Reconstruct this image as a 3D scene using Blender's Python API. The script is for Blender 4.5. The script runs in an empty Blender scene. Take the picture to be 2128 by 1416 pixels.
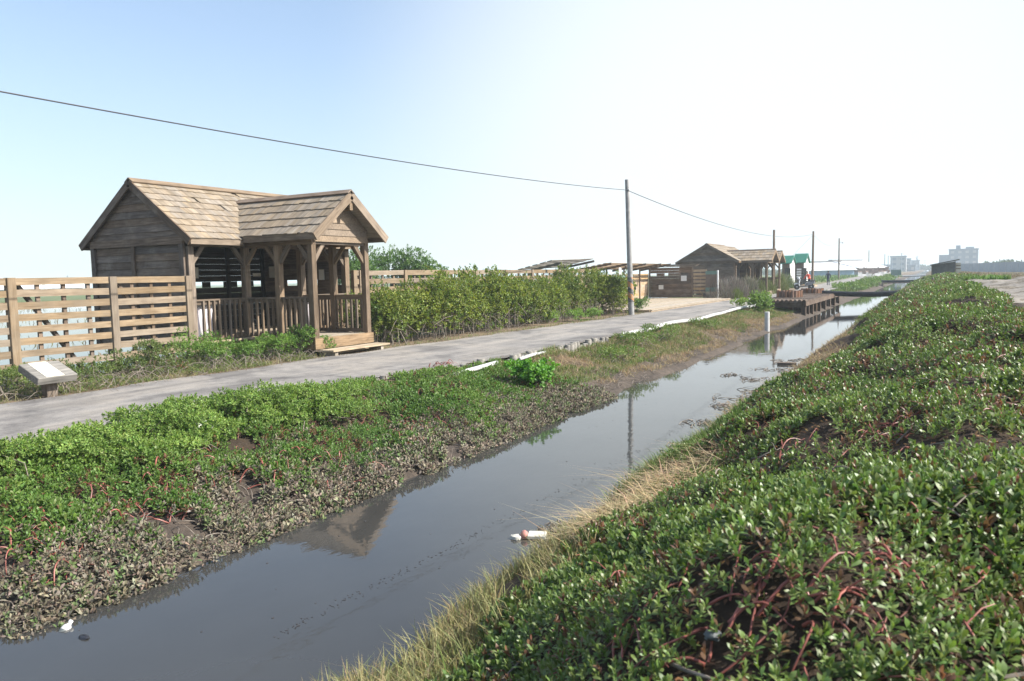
import bpy, math, random
import numpy as np
from mathutils import Vector, Matrix
random.seed(7); rng = np.random.default_rng(7)
scene = bpy.context.scene
COL = scene.collection
rad = math.radians

# ------------------------------------------------------------------ camera geometry (used to place real things by sight line)
F_PX = 1600.0; EYE = 2.3
_y, _p, _r = rad(28.7), rad(4.69), rad(1.3)
f0 = np.array([-math.sin(_y)*math.cos(_p), math.cos(_y)*math.cos(_p), -math.sin(_p)])
r0 = np.array([math.cos(_y), math.sin(_y), 0]); u0 = np.cross(r0, f0)
cr = r0*math.cos(_r)-u0*math.sin(_r); cu = u0*math.cos(_r)+r0*math.sin(_r)
EYEP = np.array([0, 0, EYE])
def ray(x, y): return f0+cr*(x-1064)/F_PX+cu*(708-y)/F_PX
def un(x, y, z):
    v = ray(x, y); return EYEP+v*((z-EYE)/v[2])
def unX(x, y, X):
    v = ray(x, y); return EYEP+v*(X/v[0])
def unY(x, y, Y):
    v = ray(x, y); return EYEP+v*(Y/v[1])

# ------------------------------------------------------------------ tagging
def tag(o, label=None, cat=None, group=None, kind=None):
    if label: o['label'] = label
    if cat: o['category'] = cat
    if group: o['group'] = group
    if kind: o['kind'] = kind
    return o
def empty(name, loc, label, cat, group=None, rz=0):
    o = bpy.data.objects.new(name, None); COL.objects.link(o)
    o.location = loc; o.rotation_euler = (0, 0, rz); o.empty_display_size = .2
    return tag(o, label, cat, group)
def kids(o): return [c for c in bpy.data.objects if c.parent == o]
def copy_tree(o, parent=None):
    c = o.copy(); COL.objects.link(c)
    if parent: c.parent = parent
    for k in kids(o): copy_tree(k, c)
    return c

# ------------------------------------------------------------------ mesh builder
def V3(a): return np.array(a, float)
def unit(v):
    v = V3(v); n = np.linalg.norm(v); return v/n if n > 1e-9 else v
class MB:
    def __init__(s): s.v = []; s.f = []; s.gc = []; s.rn = []; s.mi = []; s.cm = 0; s.st = []; s.sf = []
    def add(s, verts, faces, gc=None, rnd=None):
        b = len(s.v); rnd = random.random() if rnd is None else rnd; s.st.append(b); s.sf.append(len(s.f))
        off = random.random()*50
        s.v += [tuple(map(float, q)) for q in verts]
        if gc is None: gc = verts
        s.gc += [(float(q[0])+off, float(q[1])+off*.3, float(q[2])) for q in gc]
        s.rn += [rnd]*len(verts)
        s.f += [tuple(i+b for i in f) for f in faces]; s.mi += [s.cm]*len(faces)
    def hexa(s, q, gc=None, rnd=None):
        s.add(q, [(0, 3, 2, 1), (4, 5, 6, 7), (0, 1, 5, 4), (1, 2, 6, 5), (2, 3, 7, 6), (3, 0, 4, 7)], gc, rnd)
    def obox(s, c, ax, ay, az, rnd=None):
        # centre and three half-axis vectors
        c, ax, ay, az = V3(c), V3(ax), V3(ay), V3(az)
        sg = [(-1, -1, -1), (1, -1, -1), (1, 1, -1), (-1, 1, -1), (-1, -1, 1), (1, -1, 1), (1, 1, 1), (-1, 1, 1)]
        L = [np.linalg.norm(a) for a in (ax, ay, az)]
        o = sorted(range(3), key=lambda i: -L[i])
        gc = [[g[o[k]]*L[o[k]] for k in range(3)] for g in sg]
        s.hexa([c+ax*g[0]+ay*g[1]+az*g[2] for g in sg], gc, rnd)
    def box(s, x0, x1, y0, y1, z0, z1, rnd=None):
        s.obox(((x0+x1)/2, (y0+y1)/2, (z0+z1)/2), ((x1-x0)/2, 0, 0), (0, (y1-y0)/2, 0), (0, 0, (z1-z0)/2), rnd)
    def beam(s, p, q, w, h, up=(0, 0, 1), rnd=None):
        p, q = V3(p), V3(q); d = unit(q-p); sd = np.cross(d, up)
        if np.linalg.norm(sd) < 1e-5: sd = np.cross(d, (1, 0, 0))
        sd = unit(sd); u = np.cross(sd, d)
        s.obox((p+q)/2, (q-p)/2, sd*w/2, u*h/2, rnd)
    def prism(s, poly, d, rnd=None):
        # polygon (list of 3d points, ccw) extruded by vector d
        n = len(poly); P = [V3(a) for a in poly]; d = V3(d)
        s.add(P+[a+d for a in P], [tuple(range(n))[::-1], tuple(range(n, 2*n))]+[(i, (i+1) % n, n+(i+1) % n, n+i) for i in range(n)], None, rnd)
    def tube(s, pts, r, n=8, cap=True, rnd=None):
        P = [V3(p) for p in pts]; m = len(P)
        R = r if hasattr(r, '__len__') else [r]*m
        vs = []; gc = []; ln = 0; ref = V3((.13, .27, 1))
        for i, p in enumerate(P):
            t = unit(P[min(i+1, m-1)]-P[max(i-1, 0)])
            if abs(t@unit(ref)) > .97: ref = V3((1, .2, .1))
            a = unit(np.cross(t, ref)); b = np.cross(t, a)
            if i: ln += np.linalg.norm(p-P[i-1])
            for k in range(n):
                w = 2*math.pi*k/n
                vs.append(p+(a*math.cos(w)+b*math.sin(w))*R[i]); gc.append((ln, math.cos(w)*R[i], math.sin(w)*R[i]))
        fs = [(i*n+k, i*n+(k+1) % n, (i+1)*n+(k+1) % n, (i+1)*n+k) for i in range(m-1) for k in range(n)]
        if cap: fs += [tuple(range(n))[::-1], tuple(range((m-1)*n, m*n))]
        s.add(vs, fs, gc, rnd)
    def cyl(s, c, r, z0, z1, n=14, r1=None, rnd=None):
        s.tube([(c[0], c[1], z0), (c[0], c[1], z1)], [r, r if r1 is None else r1], n, True, rnd)
    def lathe(s, c, prof, n=14, axis=(0, 0, 1), rnd=None):
        c = V3(c); ax = unit(axis); a = unit(np.cross(ax, (.3, 1, .2))); b = np.cross(ax, a)
        vs = []; m = len(prof)
        for (r, h) in prof:
            for k in range(n):
                w = 2*math.pi*k/n; vs.append(c+ax*h+(a*math.cos(w)+b*math.sin(w))*r)
        fs = [(i*n+k, i*n+(k+1) % n, (i+1)*n+(k+1) % n, (i+1)*n+k) for i in range(m-1) for k in range(n)]
        fs += [tuple(range(n))[::-1], tuple(range((m-1)*n, m*n))]
        s.add(vs, fs, None, rnd)
    def each(s, name, mat, parent=None, smooth=False, bevel=0):
        # every primitive becomes an object of its own
        st = s.st+[len(s.v)]; sf = s.sf+[len(s.f)]; out = []
        for i in range(len(s.st)):
            m = MB(); a, b = st[i], st[i+1]
            m.v = s.v[a:b]; m.gc = s.gc[a:b]; m.rn = s.rn[a:b]; m.f = [tuple(k-a for k in f) for f in s.f[sf[i]:sf[i+1]]]; m.mi = [0]*len(m.f)
            out.append(m.build(name, mat, parent, smooth, bevel))
        return out
    def build(s, name, mat, parent=None, smooth=False, bevel=0, loc=None):
        me = bpy.data.meshes.new(name)
        o = bpy.data.objects.new(name, me); COL.objects.link(o)
        base = np.zeros(3)
        if parent is not None:
            o.parent = parent
            p = parent
            while p is not None: base = base+np.array(p.location); p = p.parent
        elif loc is not None: o.location = loc; base = V3(loc)
        me.from_pydata([tuple(np.array(q)-base) for q in s.v], [], s.f)
        mats = mat if isinstance(mat, (list, tuple)) else [mat]
        for m in mats: me.materials.append(m)
        if len(mats) > 1: me.polygons.foreach_set('material_index', s.mi)
        a = me.attributes.new('gc', 'FLOAT_VECTOR', 'POINT'); a.data.foreach_set('vector', np.array(s.gc, 'f').ravel())
        a = me.attributes.new('rnd', 'FLOAT', 'POINT'); a.data.foreach_set('value', np.array(s.rn, 'f'))
        if smooth:
            me.polygons.foreach_set('use_smooth', [True]*len(me.polygons))
            me.set_sharp_from_angle(angle=rad(40))
        if bevel:
            b = o.modifiers.new('bev', 'BEVEL'); b.width = bevel; b.segments = 1; b.limit_method = 'ANGLE'; b.angle_limit = rad(50)
        me.update()
        return o

# ------------------------------------------------------------------ leaf / blade accumulator (numpy)
class LB:
    def __init__(s): s.V = []; s.C = []; s.L = []; s.S = []; s.n = 0
    def _put(s, V, C, faces):
        # V (n,k,3), C (n,3), faces: list of index tuples in k
        n, k = V.shape[:2]
        if n == 0: return
        base = (np.arange(n)*k+s.n)[:, None]
        idx = np.concatenate([base+np.array(f)[None, :] for f in faces], axis=1)
        s.L.append(idx.ravel()); s.S.append(np.tile([len(f) for f in faces], n))
        s.V.append(V.reshape(-1, 3)); s.C.append(np.repeat(C, k, axis=0)); s.n += n*k
    def leaves(s, P, A, N, L, W, C, fine=True, bend=.12, shape=(.42, .5)):
        S = np.cross(A, N); S /= np.linalg.norm(S, axis=1, keepdims=True)+1e-9
        L = np.broadcast_to(np.asarray(L, float), (len(P),))[:, None]; W = np.broadcast_to(np.asarray(W, float), (len(P),))[:, None]
        if fine:
            a, b = shape
            m1 = P+A*L*.38+N*L*bend*.9; m2 = P+A*L*.72+N*L*bend*.8
            tip = P+A*L
            V = np.stack([P, m1+S*W*a, m1-S*W*a, m2+S*W*b, m2-S*W*b, tip], 1)
            s._put(V, C, [(0, 1, 2), (1, 3, 4, 2), (3, 5, 4)])
        else:
            m = P+A*L*.6+N*L*bend
            V = np.stack([P, m+S*W*.5, P+A*L, m-S*W*.5], 1)
            s._put(V, C, [(0, 1, 2, 3)])
    def blades(s, P, D, H, W, C, lean):
        # upright ribbons: root P, lean vector (n,3)
        n = len(P); a = rng.uniform(0, 6.28, n); S = np.stack([np.cos(a), np.sin(a), np.zeros(n)], 1)
        H = np.broadcast_to(np.asarray(H, float), (n,))[:, None]; W = np.broadcast_to(np.asarray(W, float), (n,))[:, None]
        m = P+D*H*.55+lean*H*.22; t = P+D*H*.92+lean*H*.75
        V = np.stack([P-S*W*.5, P+S*W*.5, m+S*W*.4, m-S*W*.4, t], 1)
        s._put(V, C, [(0, 1, 2, 3), (3, 2, 4)])
    def build(s, name, mat, parent=None, loc=None):
        me = bpy.data.meshes.new(name); o = bpy.data.objects.new(name, me); COL.objects.link(o)
        base = np.zeros(3)
        if parent is not None:
            o.parent = parent; base = np.array(parent.location)
        elif loc is not None: o.location = loc; base = V3(loc)
        V = np.concatenate(s.V)-base; Lp = np.concatenate(s.L); S = np.concatenate(s.S); C = np.concatenate(s.C)
        me.vertices.add(len(V)); me.vertices.foreach_set('co', V.astype('f').ravel())
        me.loops.add(len(Lp)); me.loops.foreach_set('vertex_index', Lp.astype('i'))
        st = np.concatenate([[0], np.cumsum(S)[:-1]])
        me.polygons.add(len(S)); me.polygons.foreach_set('loop_start', st.astype('i'))
        try: me.polygons.foreach_set('loop_total', S.astype('i'))
        except Exception: pass
        a = me.attributes.new('lc', 'FLOAT_COLOR', 'POINT')
        a.data.foreach_set('color', np.concatenate([C, np.ones((len(C), 1))], 1).astype('f').ravel())
        me.materials.append(mat); me.update(calc_edges=True); me.validate()
        return o
def nrm(a): return a/(np.linalg.norm(a, axis=1, keepdims=True)+1e-9)
def vnoise(x, y, sc, seed=0):
    # smooth value noise in [0,1]
    x = np.asarray(x, float)/sc+seed*17.3; y = np.asarray(y, float)/sc+seed*9.1
    xi, yi = np.floor(x), np.floor(y); fx, fy = x-xi, y-yi
    fx = fx*fx*(3-2*fx); fy = fy*fy*(3-2*fy)
    h = lambda i, j: np.modf(np.abs(np.sin(i*127.1+j*311.7+seed*74.7)*43758.5453))[0]
    return (h(xi, yi)*(1-fx)+h(xi+1, yi)*fx)*(1-fy)+(h(xi, yi+1)*(1-fx)+h(xi+1, yi+1)*fx)*fy
def mixc(a, b, t): t = np.asarray(t)[:, None]; return np.array(a)[None, :]*(1-t)+np.array(b)[None, :]*t
def jitter(C, v=.25, h=.12):
    n = len(C); return np.clip(C*(1+rng.uniform(-v, v, (n, 1)))*(1+rng.uniform(-h, h, (n, 3))), .003, .9)
def sprigs(lb, P, N, k, L, W, C, fine=True, stem=.03, amin=18, amax=78, shape=(.42, .5), bend=.12, var=.25):
    """rosettes of k leaves round axis N at each P; C (n,3) base colour per sprig"""
    n = len(P); N = nrm(N)
    T = nrm(np.cross(N, np.tile([.31, .17, .94], (n, 1))+rng.normal(0, .2, (n, 3)))); B = np.cross(N, T)
    a0 = rng.uniform(0, 6.28, n); L = np.broadcast_to(np.asarray(L, float), (n,)); W = np.broadcast_to(np.asarray(W, float), (n,))
    st = np.broadcast_to(np.asarray(stem, float), (n,))
    for i in range(k):
        t = (i+.5)/k
        az = a0+i*2.4+rng.normal(0, .25, n); th = np.radians(amin+(amax-amin)*(1-t))+rng.normal(0, .18, n)
        R = T*np.cos(az)[:, None]+B*np.sin(az)[:, None]
        A = N*np.cos(th)[:, None]+R*np.sin(th)[:, None]; NN = N*np.sin(th)[:, None]-R*np.cos(th)[:, None]
        sc = rng.uniform(.7, 1.1, n)*(1-.25*t)
        lb.leaves(P+N*(st*t)[:, None], A, NN, L*sc, W*sc*rng.uniform(.85, 1.15, n), jitter(C, var), fine, bend, shape)

# ------------------------------------------------------------------ materials
def newmat(name):
    m = bpy.data.materials.new(name); m.use_nodes = True; nt = m.node_tree
    return m, nt, nt.nodes['Principled BSDF'], nt.nodes, lambda a, b: nt.links.new(a, b)
def ramp(N, stops):
    r = N.new('ShaderNodeValToRGB'); e = r.color_ramp.elements
    e[0].position, e[0].color = stops[0][0], (*stops[0][1], 1)
    e[1].position, e[1].color = stops[-1][0], (*stops[-1][1], 1)
    for p, c in stops[1:-1]:
        k = e.new(p); k.color = (*c, 1)
    return r
def plain(name, col, rough=.6, metal=0, noise=.25, scale=6, spec=.5, bump=0):
    m, nt, b, N, K = newmat(name)
    tc = N.new('ShaderNodeTexCoord'); nz = N.new('ShaderNodeTexNoise'); nz.inputs['Scale'].default_value = scale; nz.inputs['Detail'].default_value = 6
    K(tc.outputs['Object'], nz.inputs['Vector'])
    c0 = tuple(c*(1-noise) for c in col); c1 = tuple(min(1, c*(1+noise)) for c in col)
    r = ramp(N, [(.3, c0), (.7, c1)]); K(nz.outputs['Fac'], r.inputs['Fac']); K(r.outputs['Color'], b.inputs['Base Color'])
    b.inputs['Roughness'].default_value = rough; b.inputs['Metallic'].default_value = metal; b.inputs['Specular IOR Level'].default_value = spec
    if bump:
        bp = N.new('ShaderNodeBump'); bp.inputs['Strength'].default_value = bump; bp.inputs['Distance'].default_value = .02
        K(nz.outputs['Fac'], bp.inputs['Height']); K(bp.outputs['Normal'], b.inputs['Normal'])
    return m
def wood(name, dark, mid, light, rough=.75, grain=1.0, spread=.35, weather=None):
    """grain runs along each board (gc), tint varies per board (rnd)"""
    m, nt, b, N, K = newmat(name)
    g = N.new('ShaderNodeAttribute'); g.attribute_name = 'gc'; rn = N.new('ShaderNodeAttribute'); rn.attribute_name = 'rnd'
    mp = N.new('ShaderNodeMapping'); mp.inputs['Scale'].default_value = (2.2, 32, 32); K(g.outputs['Vector'], mp.inputs['Vector'])
    nz = N.new('ShaderNodeTexNoise'); nz.inputs['Scale'].default_value = 1.0; nz.inputs['Detail'].default_value = 7; nz.inputs['Roughness'].default_value = .62
    nz.inputs['Distortion'].default_value = .4
    K(mp.outputs['Vector'], nz.inputs['Vector'])
    n2 = N.new('ShaderNodeTexNoise'); n2.inputs['Scale'].default_value = 2.3; n2.inputs['Detail'].default_value = 4; K(g.outputs['Vector'], n2.inputs['Vector'])
    r = ramp(N, [(.28, dark), (.5, mid), (.75, light)]); K(nz.outputs['Fac'], r.inputs['Fac'])
    hs = N.new('ShaderNodeHueSaturation')
    mr = N.new('ShaderNodeMapRange'); mr.inputs['To Min'].default_value = 1-spread; mr.inputs['To Max'].default_value = 1+spread
    K(rn.outputs['Fac'], mr.inputs['Value']); K(mr.outputs['Result'], hs.inputs['Value'])
    ms = N.new('ShaderNodeMath'); ms.operation = 'MULTIPLY'; ms.inputs[1].default_value = 7.13; K(rn.outputs['Fac'], ms.inputs[0])
    fr = N.new('ShaderNodeMath'); fr.operation = 'FRACT'; K(ms.outputs[0], fr.inputs[0])
    mh = N.new('ShaderNodeMapRange'); mh.inputs['To Min'].default_value = .7; mh.inputs['To Max'].default_value = 1.15
    K(fr.outputs[0], mh.inputs['Value']); K(mh.outputs['Result'], hs.inputs['Saturation'])
    K(r.outputs['Color'], hs.inputs['Color'])
    mx = N.new('ShaderNodeMix'); mx.data_type = 'RGBA'; mx.blend_type = 'MULTIPLY'; mx.inputs['Factor'].default_value = .7
    r2 = ramp(N, [(.3, (.62, .6, .58)), (.65, (1.12, 1.1, 1.08))]); K(n2.outputs['Fac'], r2.inputs['Fac'])
    K(hs.outputs['Color'], mx.inputs['A']); K(r2.outputs['Color'], mx.inputs['B'])
    out = mx.outputs['Result']
    if weather:
        n3 = N.new('ShaderNodeTexNoise'); n3.inputs['Scale'].default_value = 1.3; n3.inputs['Detail'].default_value = 8; n3.inputs['Roughness'].default_value = .7
        tc = N.new('ShaderNodeTexCoord'); K(tc.outputs['Object'], n3.inputs['Vector'])
        r3 = ramp(N, [(.52, (0, 0, 0)), (.72, (.6, .6, .6))]); K(n3.outputs['Fac'], r3.inputs['Fac'])
        m2 = N.new('ShaderNodeMix'); m2.data_type = 'RGBA'; K(r3.outputs['Color'], m2.inputs['Factor']); K(out, m2.inputs['A']); m2.inputs['B'].default_value = (*weather, 1)
        out = m2.outputs['Result']
    K(out, b.inputs['Base Color']); b.inputs['Roughness'].default_value = rough; b.inputs['Specular IOR Level'].default_value = .3
    bp = N.new('ShaderNodeBump'); bp.inputs['Strength'].default_value = .35*grain; bp.inputs['Distance'].default_value = .006
    K(nz.outputs['Fac'], bp.inputs['Height']); K(bp.outputs['Normal'], b.inputs['Normal'])
    return m
def leafmat(name, rough=.42, spec=.4, trans=.28):
    m, nt, b, N, K = newmat(name)
    a = N.new('ShaderNodeAttribute'); a.attribute_name = 'lc'
    K(a.outputs['Color'], b.inputs['Base Color']); b.inputs['Roughness'].default_value = rough; b.inputs['Specular IOR Level'].default_value = spec
    if trans:
        t = N.new('ShaderNodeBsdfTranslucent'); hs = N.new('ShaderNodeHueSaturation'); hs.inputs['Saturation'].default_value = 1.15; hs.inputs['Value'].default_value = 1.5
        K(a.outputs['Color'], hs.inputs['Color']); K(hs.outputs['Color'], t.inputs['Color'])
        mx = N.new('ShaderNodeMixShader'); mx.inputs[0].default_value = trans
        K(b.outputs[0], mx.inputs[1]); K(t.outputs[0], mx.inputs[2]); K(mx.outputs[0], N['Material Output'].inputs['Surface'])
    return m

M = {}
M['wood_dark'] = wood('weathered_siding', (.070, .048, .034), (.155, .112, .08), (.245, .19, .143), spread=.3, weather=(.29, .245, .20))
M['wood_inner_shade'] = wood('shaded_inner_siding', (.012, .008, .006), (.024, .017, .012), (.04, .03, .022), spread=.3)  # hut wood darkened so the interior's shade is in the colour
M['wood_post'] = wood('post_timber', (.085, .06, .04), (.17, .125, .085), (.26, .198, .142), spread=.22)
M['wood_fence'] = wood('fence_timber', (.15, .105, .062), (.235, .175, .112), (.31, .24, .162), spread=.14, weather=(.2, .165, .12))
M['wood_roof'] = wood('shingle_timber', (.16, .125, .088), (.255, .207, .15), (.35, .295, .22), spread=.16, weather=(.27, .235, .19))
M['wood_trim'] = wood('trim_timber', (.13, .092, .06), (.225, .165, .108), (.31, .238, .165), spread=.15)
M['wood_deck'] = wood('deck_timber', (.22, .175, .12), (.36, .30, .22), (.45, .385, .295), spread=.14)
M['wood_pier'] = wood('pier_timber', (.035, .022, .015), (.10, .065, .042), (.19, .135, .09), spread=.3, weather=(.2, .17, .14))
M['wood_pale'] = wood('pale_ply', (.28, .195, .11), (.40, .285, .165), (.48, .355, .22), spread=.12)
M['wood_grey'] = wood('grey_timber', (.10, .095, .085), (.2, .19, .17), (.30, .28, .25), spread=.2)
M['wood_red'] = wood('cut_logs', (.10, .045, .025), (.22, .11, .06), (.34, .2, .12), spread=.35)
M['bark'] = plain('grey_bark', (.17, .14, .115), .9, noise=.4, scale=20, bump=.4)
M['root'] = plain('pale_twig', (.19, .16, .13), .9, noise=.45, scale=25)
M['stem_red'] = plain('red_stem', (.24, .075, .055), .5, noise=.55, scale=14)
M['concrete'] = plain('pole_concrete', (.27, .265, .255), .85, noise=.25, scale=7, bump=.2)
M['wire'] = plain('black_wire', (.02, .022, .028), .5)
M['pipe_black'] = plain('black_pipe', (.012, .012, .014), .45, noise=.5)
M['white_pvc'] = plain('white_pipe', (.5, .5, .485), .45, noise=.1, scale=9)
M['white_paint'] = plain('white_paint', (.80, .80, .78), .5, noise=.05)
M['foam'] = plain('white_foam', (.5, .49, .43), .8, noise=.15, scale=30)
M['pink_foam'] = plain('pink_foam', (.42, .19, .16), .7, noise=.3, scale=25)
M['green_roof'] = plain('green_metal', (.02, .16, .105), .4, noise=.15)
M['green_board'] = plain('faded_green_board', (.12, .2, .165), .6, noise=.15)
M['brown_board'] = plain('brown_board', (.13, .095, .07), .6, noise=.2)
M['sand_board'] = plain('sand_board', (.38, .33, .24), .6, noise=.2)
M['paper'] = plain('paper_white', (.75, .75, .72), .7, noise=.05)
M['pale_grey'] = plain('pale_grey_wall', (.36, .37, .38), .8, noise=.1, scale=1)
M['mid_grey'] = plain('mid_grey_wall', (.19, .23, .28), .8, noise=.12, scale=.6)
M['blue_wall'] = plain('blue_tarp_wall', (.22, .34, .47), .8, noise=.25, scale=.5)
M['dark_glass'] = plain('dark_opening', (.012, .013, .015), .25, noise=.1)
M['dark_sheet'] = plain('dark_sheet_metal', (.075, .085, .085), .6, noise=.3, scale=3)
M['grey_roof'] = plain('grey_roof', (.2, .2, .205), .7, noise=.15, scale=1)
M['white_roof'] = plain('white_sheet_roof', (.74, .75, .76), .55, noise=.06, scale=.6)
M['rubble'] = plain('rusty_sheet', (.3, .21, .17), .8, noise=.5, scale=2)
M['orange'] = plain('orange_plastic', (.75, .18, .04), .45, noise=.1)
M['navy'] = plain('navy_cloth', (.022, .03, .06), .85, noise=.2)
M['red_cloth'] = plain('red_orange_cloth', (.75, .1, .05), .8, noise=.15)
M['black_cloth'] = plain('black_cloth', (.02, .02, .022), .85)
M['skin'] = plain('skin', (.42, .25, .17), .55, noise=.08)
M['hair'] = plain('black_hair', (.012, .011, .01), .5)
M['rubber'] = plain('tyre_rubber', (.02, .02, .02), .75)
M['chrome'] = plain('chrome', (.6, .6, .62), .2, metal=1, noise=.05)
M['scooter_white'] = plain('scooter_white', (.7, .71, .72), .25, noise=.04)
M['scooter_grey'] = plain('scooter_grey', (.12, .125, .14), .35, noise=.1)
M['lamp_glass'] = plain('lamp_glass', (.6, .62, .65), .1, noise=.05)
M['red_lens'] = plain('red_lens', (.5, .02, .02), .2)
M['cloth_white'] = plain('white_cloth', (.62, .58, .60), .85, noise=.12, scale=8)
M['black_bag'] = plain('black_bag', (.02, .021, .026), .3, noise=.5, scale=20)
M['net'] = plain('dark_netting', (.05, .047, .05), .9, noise=.5, scale=30)
M['leaf'] = leafmat('leaf_glossy', .43, .45, .28)
M['leaf_soft'] = leafmat('leaf_soft', .5, .35, .32)
M['mudleaf'] = leafmat('leaf_muddy', .7, .25, .08)
M['grass'] = leafmat('grass_blade', .65, .25, .25)

# hazard stripes for the near pole (diagonal orange and black over grey concrete)
def stripes():
    m, nt, b, N, K = newmat('striped_concrete')
    tc = N.new('ShaderNodeTexCoord'); sp = N.new('ShaderNodeSeparateXYZ'); K(tc.outputs['Object'], sp.inputs[0])
    at = N.new('ShaderNodeMath'); at.operation = 'ARCTAN2'; K(sp.outputs['Y'], at.inputs[0]); K(sp.outputs['X'], at.inputs[1])
    a1 = N.new('ShaderNodeMath'); a1.operation = 'MULTIPLY_ADD'; a1.inputs[1].default_value = .159155; K(at.outputs[0], a1.inputs[0])
    zz = N.new('ShaderNodeMath'); zz.operation = 'MULTIPLY'; zz.inputs[1].default_value = 2.2; K(sp.outputs['Z'], zz.inputs[0]); K(zz.outputs[0], a1.inputs[2])
    fr = N.new('ShaderNodeMath'); fr.operation = 'FRACT'; K(a1.outputs[0], fr.inputs[0])
    gt = N.new('ShaderNodeMath'); gt.operation = 'GREATER_THAN'; gt.inputs[1].default_value = .5; K(fr.outputs[0], gt.inputs[0])
    nz = N.new('ShaderNodeTexNoise'); nz.inputs['Scale'].default_value = 14; nz.inputs['Detail'].default_value = 6; K(tc.outputs['Object'], nz.inputs['Vector'])
    mx = N.new('ShaderNodeMix'); mx.data_type = 'RGBA'; K(gt.outputs[0], mx.inputs['Factor']); mx.inputs['A'].default_value = (.055, .05, .05, 1); mx.inputs['B'].default_value = (.46, .2, .05, 1)
    rr = ramp(N, [(.45, (0, 0, 0)), (.62, (.75, .75, .75))]); K(nz.outputs['Fac'], rr.inputs['Fac'])
    m2 = N.new('ShaderNodeMix'); m2.data_type = 'RGBA'; K(rr.outputs['Color'], m2.inputs['Factor']); K(mx.outputs['Result'], m2.inputs['A']); m2.inputs['B'].default_value = (.26, .25, .24, 1)
    K(m2.outputs['Result'], b.inputs['Base Color']); b.inputs['Roughness'].default_value = .8
    return m
M['stripes'] = stripes()

def ground_mat():
    m, nt, b, N, K = newmat('soil')
    a = N.new('ShaderNodeAttribute'); a.attribute_name = 'lc'; tc = N.new('ShaderNodeTexCoord')
    n1 = N.new('ShaderNodeTexNoise'); n1.inputs['Scale'].default_value = 9; n1.inputs['Detail'].default_value = 10; n1.inputs['Roughness'].default_value = .7; K(tc.outputs['Object'], n1.inputs['Vector'])
    n2 = N.new('ShaderNodeTexNoise'); n2.inputs['Scale'].default_value = .9; n2.inputs['Detail'].default_value = 6; K(tc.outputs['Object'], n2.inputs['Vector'])
    r1 = ramp(N, [(.3, (.5, .5, .5)), (.7, (1.5, 1.45, 1.4))]); K(n1.outputs['Fac'], r1.inputs['Fac'])
    r2 = ramp(N, [(.3, (.75, .75, .75)), (.7, (1.25, 1.22, 1.15))]); K(n2.outputs['Fac'], r2.inputs['Fac'])
    x1 = N.new('ShaderNodeMix'); x1.data_type = 'RGBA'; x1.blend_type = 'MULTIPLY'; x1.inputs['Factor'].default_value = 1; K(a.outputs['Color'], x1.inputs['A']); K(r1.outputs['Color'], x1.inputs['B'])
    x2 = N.new('ShaderNodeMix'); x2.data_type = 'RGBA'; x2.blend_type = 'MULTIPLY'; x2.inputs['Factor'].default_value = 1; K(x1.outputs['Result'], x2.inputs['A']); K(r2.outputs['Color'], x2.inputs['B'])
    K(x2.outputs['Result'], b.inputs['Base Color']); b.inputs['Roughness'].default_value = .9; b.inputs['Specular IOR Level'].default_value = .25
    bp = N.new('ShaderNodeBump'); bp.inputs['Strength'].default_value = .8; bp.inputs['Distance'].default_value = .05; K(n1.outputs['Fac'], bp.inputs['Height']); K(bp.outputs['Normal'], b.inputs['Normal'])
    return m
M['soil'] = ground_mat()
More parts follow.
